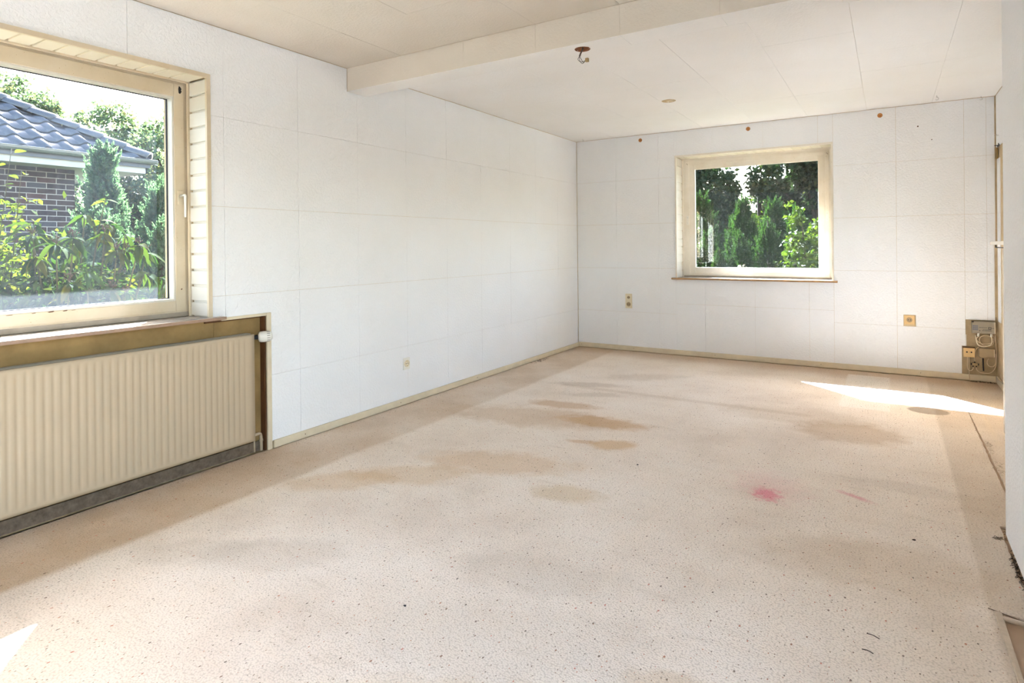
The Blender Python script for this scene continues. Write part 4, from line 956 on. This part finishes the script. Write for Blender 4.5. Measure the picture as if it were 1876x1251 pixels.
# roof deck (hip)
mb = MB(); d_ = 3.4; TH = 0.10
A = (EX, EY, EZ); Bp = (EX - d_, EY - d_, EZ + d_ * SL); Cc = (EX - d_, -11.5, EZ + d_ * SL); D = (EX, -11.5, EZ); E2 = (-14.5, EY, EZ); G = (-14.5, EY - d_, EZ + d_ * SL)
pts = [A, Bp, Cc, D, E2, G]
mb.v = pts + [(x, y_, z_ - TH) for x, y_, z_ in pts]
mb.f = [(0, 1, 2, 3)[::-1], (0, 4, 5, 1)[::-1], (6, 7, 8, 9), (6, 10, 11, 7), (0, 6, 9, 3), (0, 4, 10, 6), (1, 2, 5), (2, 3, 9, 8), (4, 5, 11, 10), (1, 5, 11, 7), (1, 7, 8, 2)]
roof = mb.build('roof_deck', 'rooft', hs)
# pantiles: wavy, one object each
cosr = 1 / math.sqrt(1 + SL * SL); up_r = Vector((-cosr, 0, SL * cosr)); nr = Vector((SL * cosr, 0, cosr)); sidev = Vector((0, 1, 0))
def pantile(side, upv, nrm_):
    mb = MB(); tw, tl, ns = 0.302, 0.40, 10
    for (l, lift) in ((0.0, 0.040), (tl, 0.014)):
        for k in range(ns + 1):
            t = k / ns; hgt = 0.048 * max(0.0, math.sin(math.pi * min(1.0, t / 0.55))) ** 1.0 if t < 0.55 else -0.006 * math.sin(math.pi * (t - 0.55) / 0.45)
            mb.v.append(side * (t * tw) + upv * l + nrm_ * (lift + hgt))
    n_ = ns + 1
    for (l) in (0.0,):
        for k in range(n_):
            mb.v.append(Vector(mb.v[k]) - nrm_ * 0.024)
    mb.f = [(k, k + 1, n_ + k + 1, n_ + k) for k in range(ns)] + [(2 * n_ + k, 2 * n_ + k + 1, k + 1, k) for k in range(ns)]
    me = mb.mesh('roof_tile'); me.materials.append(MT['rooft'])
    for p in me.polygons[:ns]: p.use_smooth = True
    return me
ptile = pantile(sidev, up_r, nr)
cnt = 0
for rw in range(8):
    dist = rw * 0.335
    base = Vector((EX, 0, EZ)) + up_r * (dist - 0.03)
    lim = EY - (dist + 0.05) * cosr            # hip line at this course
    y = EY - 0.30
    k = 0
    while y > -6.4:
        if y + 0.302 < lim + 0.34 and y + 0.15 < lim + 0.12:
            link('roof_tile', ptile, None, roof, Matrix.Translation((base.x, y, base.z))); cnt += 1
        y -= 0.300
# hip caps
hd_ = Vector((-1, -1, SL)).normalized()
for k in range(12):
    p = Vector((EX, EY, EZ + 0.05)) + hd_ * (0.02 + 0.36 * k); q = p + hd_ * 0.42
    s_ = Vector((1, -1, 0)).normalized(); n_ = hd_.cross(s_).normalized()
    if n_.z < 0: n_ = -n_
    mb = MB(); ns = 10
    for (e, rr_, lf) in ((p, 0.125, 0.020), (q, 0.110, 0.0)):
        for j in range(ns + 1):
            a_ = math.pi * j / ns; mb.v.append(e + s_ * (rr_ * math.cos(a_)) + n_ * (rr_ * math.sin(a_) * 0.85 + lf - 0.02))
    for j in range(ns + 1): mb.v.append(Vector(mb.v[j]) * 1.0 - n_ * 0.03 - s_ * (0.03 * math.cos(math.pi * j / ns)))
    m_ = ns + 1
    mb.f = [(j, j + 1, m_ + j + 1, m_ + j) for j in range(ns)] + [(2 * m_ + j, 2 * m_ + j + 1, j + 1, j) for j in range(ns)]
    o = mb.build('hip_cap', 'rooft', roof, smooth=True)

# ------------------------------------------------------------------ plants
def quads_mesh(name, V, mat, nper=4):
    """V: (n, nper, 3) array of polygons"""
    V = np.asarray(V, np.float32); n_ = V.shape[0]
    me = bpy.data.meshes.new(name)
    me.vertices.add(n_ * nper); me.vertices.foreach_set('co', V.reshape(-1))
    me.loops.add(n_ * nper); me.loops.foreach_set('vertex_index', np.arange(n_ * nper, dtype=np.int32))
    me.polygons.add(n_); me.polygons.foreach_set('loop_start', np.arange(0, n_ * nper, nper, dtype=np.int32))
    me.polygons.foreach_set('loop_total', np.full(n_, nper, np.int32))
    me.update(calc_edges=True); me.validate()
    me.materials.append(MT[mat]); return me

def unit(a): return a / (np.linalg.norm(a, axis=-1, keepdims=True) + 1e-9)
def leaf_quads(P, D, N, L, W):
    """rhombic leaf: base P, direction D, normal hint N, length L, width W (arrays)"""
    S = unit(np.cross(D, N)); L = L[:, None]; W = W[:, None]
    up_ = unit(np.cross(S, D))
    a = P; b = P + D * L * 0.45 + S * W * 0.5 + up_ * W * 0.12; c = P + D * L - up_ * L * 0.06; d = P + D * L * 0.45 - S * W * 0.5 + up_ * W * 0.12
    return np.stack([a, b, c, d], 1)

def conifer_mesh(name, mat, h, r, plumes, per, seed, plen=(0.22, 0.42), droop=0.15, r_pow=0.8, needle=0.05):
    rg = np.random.default_rng(seed); Q = []
    hh = rg.random(plumes) ** 0.75
    zz = h * (0.03 + 0.95 * hh)
    rad_ = r * (1 - hh) ** r_pow * (0.45 + 0.55 * rg.random(plumes) ** 0.5) + 0.02
    az = rg.random(plumes) * 2 * np.pi
    for i in range(plumes):
        out = np.array([math.cos(az[i]), math.sin(az[i]), 0.0])
        base = out * rad_[i] * 0.62 + np.array([0, 0, zz[i] - 0.10])
        L = rg.uniform(*plen) * (0.65 + 0.5 * (1 - hh[i]))
        ax_ = unit(out * (0.55 * (1 - hh[i]) + 0.18) + np.array([rg.normal(0, .15), rg.normal(0, .15), 1.0 - droop]))
        t = np.sort(rg.random(per)); P = base + ax_ * (t[:, None] * L)
        side = unit(rg.normal(size=(per, 3))); side = unit(side - (side @ ax_)[:, None] * ax_)
        spread = (0.95 - 0.65 * t)[:, None]
        D = unit(ax_ * 0.75 + side * spread)
        ln = needle * (1.25 - 0.75 * t) * rg.uniform(0.7, 1.3, per)
        Q.append(leaf_quads(P, D, unit(rg.normal(size=(per, 3))), ln, ln * 0.36))
    return quads_mesh(name, np.concatenate(Q), mat)

def crown_mesh(name, mat, blobs, n_leaf, size, seed, shell=0.5):
    """blobs: list of (x,y,z,rx,ry,rz)"""
    rg = np.random.default_rng(seed); Q = []
    vol = np.array([b[3] * b[4] * b[5] for b in blobs]) ** 0.75; vol = vol / vol.sum()
    for b, f in zip(blobs, vol):
        n_ = max(30, int(n_leaf * f))
        # twig clusters
        nc = max(6, n_ // 26); C_ = unit(rg.normal(size=(nc, 3))) * (shell + (1 - shell) * rg.random((nc, 1)) ** 0.6)
        idx = rg.integers(0, nc, n_)
        p = C_[idx] * np.array(b[3:6]) + rg.normal(size=(n_, 3)) * (0.11 * (b[3] * b[4] * b[5]) ** (1 / 3)) + np.array(b[:3])
        D = unit(rg.normal(size=(n_, 3)) + np.array([0, 0, -0.35])); L = size * rg.uniform(0.6, 1.35, n_)
        Q.append(leaf_quads(p, D, unit(rg.normal(size=(n_, 3))), L, L * 0.62))
    return quads_mesh(name, np.concatenate(Q), mat)

def plant(name, label, cat, loc, meshes, stem, group=None, rz=0.0, scl_=1.0):
    t = thing(name, label, cat, loc, group); t.rotation_euler[2] = rz; t.scale = (scl_,) * 3
    for me, nm in meshes:
        o = bpy.data.objects.new(nm, me); COL.objects.link(o); o.parent = t; o['kind'] = 'stuff'
    if stem is not None:
        o = bpy.data.objects.new('trunk', stem); COL.objects.link(o); o.parent = t
        if not stem.materials: stem.materials.append(MT['bark'])
    return t
GZ = -0.42
trunk_c = MB().tube([(0, 0, 0), (0.02, 0.01, 1.0), (0, 0, 2.2)], [0.07, 0.012], 8).mesh('trunk')
CB = [conifer_mesh('foliage', 'leafC', 2.75, 0.62, 330, 62, 11, needle=0.058), conifer_mesh('foliage', 'leafC', 2.2, 0.60, 300, 62, 12, needle=0.055)]
for x, y_, k, sc_, rz, lab in (
        (-4.35, -3.20, 0, 1.04, 0.3, 'tallest blue-green conifer outside the large window'),
        (-4.1, -2.70, 1, 1.10, 1.4, 'blue-green conifer behind and right of the tallest one'),
        (-3.6, -2.95, 1, 1.06, 2.2, 'blue-green conifer in the middle of the right group'),
        (-3.1, -2.83, 1, 0.98, 4.0, 'blue-green conifer close to the right edge of the large pane'),
        (-3.5, -3.55, 1, 0.90, 5.1, 'low blue-green conifer behind the rhododendron'),
        (-2.9, -3.32, 1, 0.86, 3.1, 'low blue-green conifer right of the rhododendron'),
        (-3.9, -3.75, 1, 0.82, 0.9, 'low blue-green conifer in front of the brick wall'),
        (-3.75, -2.50, 1, 1.12, 0.2, 'blue-green conifer between the tallest one and the pane edge'),
        (-2.75, -2.95, 1, 0.84, 1.9, 'low blue-green conifer nearest the right edge of the large pane'),
        (-3.3, -2.35, 0, 0.92, 5.6, 'blue-green conifer beyond the right edge of the large pane')):
    plant('conifer', lab, 'conifer', (x, y_, GZ), [(CB[k], 'foliage')], trunk_c, 'blue-green conifers outside the large window', rz, sc_)

# single leaves (shared meshes)
def leaf_mesh(name, L, W, fold, droop, mat, ns=5, prof=(0.0, 0.75, 1.0, 0.92, 0.6, 0.0)):
    mb = MB()
    for k in range(ns + 1):
        t = k / ns; wd = W / 2 * prof[k]; zc = -droop * L * t * t
        mb.v += [(L * t, -wd, zc + fold * wd), (L * t, 0, zc), (L * t, wd, zc + fold * wd)]
    for k in range(ns):
        b = 3 * k; mb.f += [(b, b + 3, b + 4, b + 1), (b + 1, b + 4, b + 5, b + 2)]
    me = mb.mesh(name); me.materials.append(MT[mat])
    for p in me.polygons: p.use_smooth = True
    return me
def orient(p, d, rollv, s_=1.0):
    d = Vector(d).normalized(); z_ = Vector((0, 0, 1)); z_ = (z_ - d * z_.dot(d))
    z_ = z_.normalized() if z_.length > 1e-3 else d.orthogonal().normalized()
    y_ = z_.cross(d); m_ = Matrix((d, y_, z_)).transposed() @ Matrix.Rotation(rollv, 3, 'X')
    return Matrix.Translation(Vector(p)) @ (m_ * s_).to_4x4()

# rhododendron
rg = random.Random(21)
rho = thing('rhododendron', 'rhododendron with drooping leathery leaves and brown seed heads below the large window', 'shrub', (-2.0, -4.45, GZ))
lm = [leaf_mesh('leaf', 0.145, 0.044, 0.25, 0.55, 'leafR'), leaf_mesh('leaf', 0.135, 0.042, 0.3, 1.0, 'leafR')]
stems = MB(); nleaf = 0; tips = []
C0 = Vector((-1.98, -4.40, 0.80))
while len(tips) < 46:
    a_ = rg.uniform(0, 2 * math.pi); e_ = math.acos(rg.uniform(-0.25, 1)); rr_ = rg.uniform(0.72, 1.0)
    d = Vector((math.sin(e_) * math.cos(a_) * 0.50, math.sin(e_) * math.sin(a_) * 0.62, math.cos(e_) * 0.70)) * rr_
    p = C0 + d
    if p.x < -0.5 - 1.9 and rg.random() < 0.5: continue
    if p.x > -1.35: continue
    if all((p - q).length > 0.10 for q in tips): tips.append(p)
for i, p in enumerate(tips):
    root = Vector((-2.0 + rg.uniform(-.15, .15), -4.45 + rg.uniform(-.2, .2), GZ))
    mid = root.lerp(p, 0.6) + Vector((0, 0, -0.12)); stems.tube([root, mid, p], [0.012, 0.004], 6, 5)
    for k in range(rg.randint(6, 8)):
        a_ = 2 * math.pi * k / 7 + rg.uniform(-.3, .3); el = rg.uniform(-0.75, 0.35)
        d = Vector((math.cos(a_) * math.cos(el), math.sin(a_) * math.cos(el), math.sin(el)))
        link('leaf', lm[rg.random() < 0.5], None, rho, orient(p - Vector((0, 0, rg.uniform(0, .02))), d, rg.uniform(-.5, .5), rg.uniform(0.75, 1.12))); nleaf += 1
stems.build('branches', 'twig', rho, smooth=True)
# inner leaves
rgn = np.random.default_rng(5); n_ = 2600
u_ = unit(rgn.normal(size=(n_, 3))); u_[:, 2] = np.abs(u_[:, 2]) * 1.0 - 0.35
Pp = u_ * rgn.uniform(0.45, 0.97, (n_, 1)) * np.array([0.50, 0.64, 0.66]) + np.array([-2.02, -4.45, 0.70])
Dd = unit(unit(u_ * [1, 1, 0.2]) + rgn.normal(size=(n_, 3)) * 0.6 + [0, 0, -0.5]); Ln = rgn.uniform(0.07, 0.12, n_)
o = link('inner_foliage', quads_mesh('inner_foliage', leaf_quads(Pp, Dd, unit(rgn.normal(size=(n_, 3)) + [0, 0, 1.2]), Ln, Ln * 0.3), 'leafR'), None, rho); o['kind'] = 'stuff'
for p in [q for q in tips if q.z > 0.72 and q.x > -2.3][:15]:
    mb = MB()
    for k in range(11):
        a_ = rg.uniform(0, 6.28); q = p + Vector((math.cos(a_) * rg.uniform(.008, .03), math.sin(a_) * rg.uniform(.008, .03), rg.uniform(0.015, 0.055)))
        mb.tube([p, p.lerp(q, 0.6) + Vector((0, 0, 0.006)), q], 0.0014, 5, 2); mb.lathe(q, (q - p).normalized(), [(-0.004, 0.002), (0.0, 0.0055), (0.008, 0.0045), (0.012, 0.001)], 6)
    mb.build('seed_head', 'seed', rho)

# yellow-green shrub at the left
shr = thing('leafy_shrub', 'sunlit yellow-green leafy shrub at the left edge of the large pane', 'shrub', (-2.45, -4.98, GZ))
lm2 = [leaf_mesh('leaf', 0.075, 0.044, 0.25, 0.25, 'leafY'), leaf_mesh('leaf', 0.062, 0.034, 0.35, 0.4, 'leafY')]
st = MB(); cnt = 0
for b_ in range(17):
    a_ = rg.uniform(0, 6.28); R_ = rg.uniform(0.05, 0.50); hgt = rg.uniform(1.05, 2.15) if R_ < 0.3 else rg.uniform(0.8, 1.6)
    tip = Vector((-2.45 + R_ * math.cos(a_) * 0.8, -4.83 + R_ * math.sin(a_) * 0.75, hgt - 0.1))
    if b_ == 0: tip = Vector((-2.45, -4.66, 1.98))
    if b_ == 1: tip = Vector((-2.35, -4.60, 1.62))
    root = Vector((-2.45 + rg.uniform(-.08, .08), -4.98 + rg.uniform(-.08, .08), GZ))
    ctrl = [root, root.lerp(tip, 0.5) + Vector((rg.uniform(-.06, .06), rg.uniform(-.06, .06), 0)), tip]
    st.tube(ctrl, [0.010, 0.002], 6, 6)
    m_ = 17
    for k in range(m_):
        t = 0.42 + 0.58 * (k + 0.5) / m_
        p = root.lerp(tip, t); a2 = k * 2.4 + b_; d = Vector((math.cos(a2), math.sin(a2), rg.uniform(-0.15, 0.45)))
        tw = rg.uniform(0.02, 0.10) * (1.25 - t); q = p + d * tw
        if tw > 0.02: st.tube([p, q], 0.0016, 4, 0)
        link('leaf', lm2[rg.random() < 0.5], None, shr, orient(q, d + Vector((rg.uniform(-.4, .4), rg.uniform(-.4, .4), -0.1)), rg.uniform(-.7, .7), rg.uniform(0.8, 1.3))); cnt += 1
st.build('branches', 'twig', shr, smooth=True)
n_ = 2300
Pp = rgn.normal(size=(n_, 3)) * [0.15, 0.15, 0.38] + [-2.50, -4.80, 0.90]; Pp = Pp[Pp[:, 2] < 1.62]; n_ = len(Pp); Dd = unit(rgn.normal(size=(n_, 3)) + [0, 0, -0.2]); Ln = rgn.uniform(0.045, 0.075, n_)
o = link('inner_foliage', quads_mesh('inner_foliage', leaf_quads(Pp, Dd, unit(rgn.normal(size=(n_, 3)) + [0, 0, 1]), Ln, Ln * 0.55), 'leafY'), None, shr); o['kind'] = 'stuff'
# young shoot above the rhododendron
ys_ = thing('young_shoot', 'slim young shoot with a few shiny leaves above the rhododendron', 'shoot', (-2.1, -4.3, GZ))
tipv = Vector((-2.05, -4.20, 1.60))
MB().tube([(-2.1, -4.33, GZ), (-2.1, -4.30, 0.7), (-2.07, -4.26, 1.25), tipv], [0.010, 0.003], 6).build('stem', 'twig', ys_, smooth=True)
lm3 = leaf_mesh('leaf', 0.105, 0.046, 0.2, 0.45, 'leafY')
for z_, a_, el, s_ in ((1.60, -1.2, 0.2, 0.9), (1.60, 0.9, 0.1, 0.85), (1.58, 2.6, 0.3, 0.8), (1.59, 4.0, 0.0, 0.9), (1.44, 1.3, 0.1, 1.1), (1.43, -1.7, 0.15, 1.15), (1.42, 3.2, 0.1, 1.0), (1.41, 0.2, -0.05, 1.1), (1.30, -1.5, 0.1, 1.0), (1.29, 1.7, 0.1, 1.0), (1.28, 0.4, 0.0, 0.95)):
    t = (z_ - 1.25) / 0.35; p = Vector((-2.07, -4.26, 1.25)).lerp(tipv, t)
    link('leaf', lm3, None, ys_, orient(p, (math.cos(a_), math.sin(a_), el), 0.3, s_))

# distant trees seen through the large window
def tree(lab, loc, hgt, blobs, leaf, size, n_leaf, seed, group, tr_=0.16, shell=0.45):
    rs = random.Random(seed); tk = MB(); tk.tube([(0, 0, 0), (0.05, 0.05, hgt * 0.4), (0, 0, hgt * 0.85)], [tr_, tr_ * 0.25], 8)
    for b in blobs: tk.tube([(0, 0, b[2] * 0.55), (b[0] * 0.5, b[1] * 0.5, b[2] * 0.8), (b[0], b[1], b[2])], [tr_ * 0.4, tr_ * 0.1], 6, 4)
    plant('tree', lab, 'tree', loc, [(crown_mesh('foliage', leaf, blobs, n_leaf, size, seed, shell), 'foliage')], tk.mesh('trunk'), group)
def blobset(seed, n_, R_, zlo, zhi, br):
    rs = random.Random(seed); B_ = []
    for k in range(n_):
        a_ = rs.uniform(0, 6.28); q = R_ * math.sqrt(rs.random()); z_ = rs.uniform(zlo, zhi); s_ = rs.uniform(0.7, 1.2) * br
        B_.append((q * math.cos(a_), q * math.sin(a_), z_, s_, s_, s_ * 0.85))
    return B_
tree('pale hazy tree rising behind the neighbour roof at the left', (-22.5, 1.2, GZ), 7.6, blobset(1, 9, 1.6, 4.2, 7.0, 0.95), 'leafP', 0.13, 15000, 31, 'trees behind the neighbour house')
def sph(L_): return [(x, y_, z_, r, r, r * 0.85) for x, y_, z_, r in L_]
tree('pale hazy tree behind the roof corner at the right', (-15.2, 1.9, GZ), 5.9, sph([(0, -0.2, 5.0, 0.85), (-0.2, 0.7, 4.7, 0.85), (0.1, -1.2, 4.1, 0.8), (0, 0.4, 3.9, 1.0), (0, 1.4, 3.7, 0.9), (0, -0.6, 3.1, 1.0), (0, 0.9, 2.7, 1.1), (0, -0.2, 1.9, 1.1)]), 'leafP', 0.115, 20000, 32, 'trees behind the neighbour house')
tree('pale hazy tree at the right edge of the large pane', (-13.4, 2.75, GZ), 5.6, sph([(0, 0, 4.9, 0.75), (0.1, 0.8, 4.5, 0.85), (0, -0.7, 4.2, 0.75), (0, 0.4, 3.6, 1.0), (0, -0.5, 3.0, 0.9), (0, 0.8, 2.5, 1.1), (0, -0.2, 1.7, 1.1), (0, 1.6, 3.4, 0.9)]), 'leafP', 0.105, 20000, 34, 'trees behind the neighbour house')
tree('dark dense tree under the soffit corner', (-12.0, 1.7, GZ), 3.2, blobset(5, 9, 1.5, 0.9, 2.7, 0.8), 'leafD', 0.10, 12000, 35, 'trees behind the neighbour house')

# ------------------------------------------------------------------ garden behind the far window
CG = [conifer_mesh('foliage', 'leafG', 2.55, 0.78, 340, 60, 41, needle=0.062, r_pow=0.7), conifer_mesh('foliage', 'leafG', 2.15, 0.68, 290, 60, 42, needle=0.058, r_pow=0.7)]
for x, y_, k, sc_, rz, lab in (
        (0.10, 5.3, 0, 1.02, 0.4, 'green conifer with the highest tip behind the far window'),
        (0.78, 5.6, 0, 0.98, 2.0, 'green conifer in the centre of the far window'),
        (1.30, 5.9, 0, 0.97, 3.3, 'green conifer right of the centre of the far window'),
        (0.42, 4.5, 1, 0.86, 1.2, 'low green conifer in front at the left of the far window'),
        (0.98, 4.4, 1, 0.84, 5.0, 'low green conifer in front above the crank handle'),
        (1.38, 4.7, 1, 0.92, 0.1, 'low green conifer in front right of the crank handle'),
        (-0.25, 4.9, 1, 0.95, 2.7, 'green conifer at the left edge of the far window'),
        (0.72, 4.0, 1, 0.70, 3.9, 'smallest green conifer nearest the far window'),
        (1.75, 5.5, 1, 1.05, 4.4, 'green conifer behind the lime-green shrub')):
    plant('conifer', lab, 'conifer', (x, y_, GZ), [(CG[k], 'foliage')], trunk_c, 'green conifers behind the far window', rz, sc_)
tree('lime-green leafy shrub at the right of the far window', (1.98, 4.2, GZ), 2.3, [(0, 0, 1.9, .22, .22, .40), (0.10, -0.1, 1.4, .40, .36, .5), (-0.1, 0.1, 0.9, .48, .45, .5), (0.34, 0.1, 1.75, .22, .2, .42), (0.1, 0, 0.4, .55, .5, .5), (-0.15, 0, 2.1, 0.1, 0.1, 0.28)], 'leafL', 0.075, 3600, 43, None, 0.03, 0.3)
tree('dark broad tree at the upper left of the far window', (-2.3, 10.5, GZ), 6.2, blobset(6, 13, 1.25, 1.2, 5.6, 0.85), 'leafD', 0.14, 20000, 44, 'dark trees behind the far window')
tree('slender dark tree left of the sky gap', (-0.35, 9.5, GZ), 3.9, [(0, 0, 0.6 + 0.4 * k, 0.62 - 0.055 * k, 0.62 - 0.055 * k, 0.45) for k in range(7)], 'leafD', 0.11, 13000, 45, 'dark trees behind the far window', 0.10)
tree('pale green tree below the sky gap', (0.15, 11.0, GZ), 3.5, blobset(8, 8, 0.75, 1.0, 3.1, 0.6), 'leafL', 0.085, 9000, 46, 'dark trees behind the far window')
tree('airy dark pine at the upper right of the far window', (1.55, 10.8, GZ), 7.0, blobset(9, 15, 1.15, 1.4, 6.2, 0.62), 'leafD', 0.13, 22000, 47, 'dark trees behind the far window')
tree('brownish dark tree in the right half of the far window', (0.95, 12.5, GZ), 4.0, blobset(10, 10, 1.2, 0.8, 3.2, 0.75), 'leafD', 0.13, 15000, 48, 'dark trees behind the far window')
tree('dark tree far behind at the left of the far window', (-4.4, 15.0, GZ), 6.5, blobset(14, 12, 1.6, 1.0, 5.6, 1.0), 'leafD', 0.16, 15000, 50, 'dark trees behind the far window')
tree('dark tree far behind at the right of the far window', (1.3, 16.0, GZ), 4.6, blobset(15, 12, 1.7, 0.8, 3.8, 0.95), 'leafD', 0.15, 7000, 51, 'dark trees behind the far window')
tree('dark tree beyond the right edge of the far window', (3.0, 9.8, GZ), 5.5, blobset(12, 11, 1.1, 1.0, 5.0, 0.8), 'leafD', 0.13, 15000, 49, 'dark trees behind the far window')
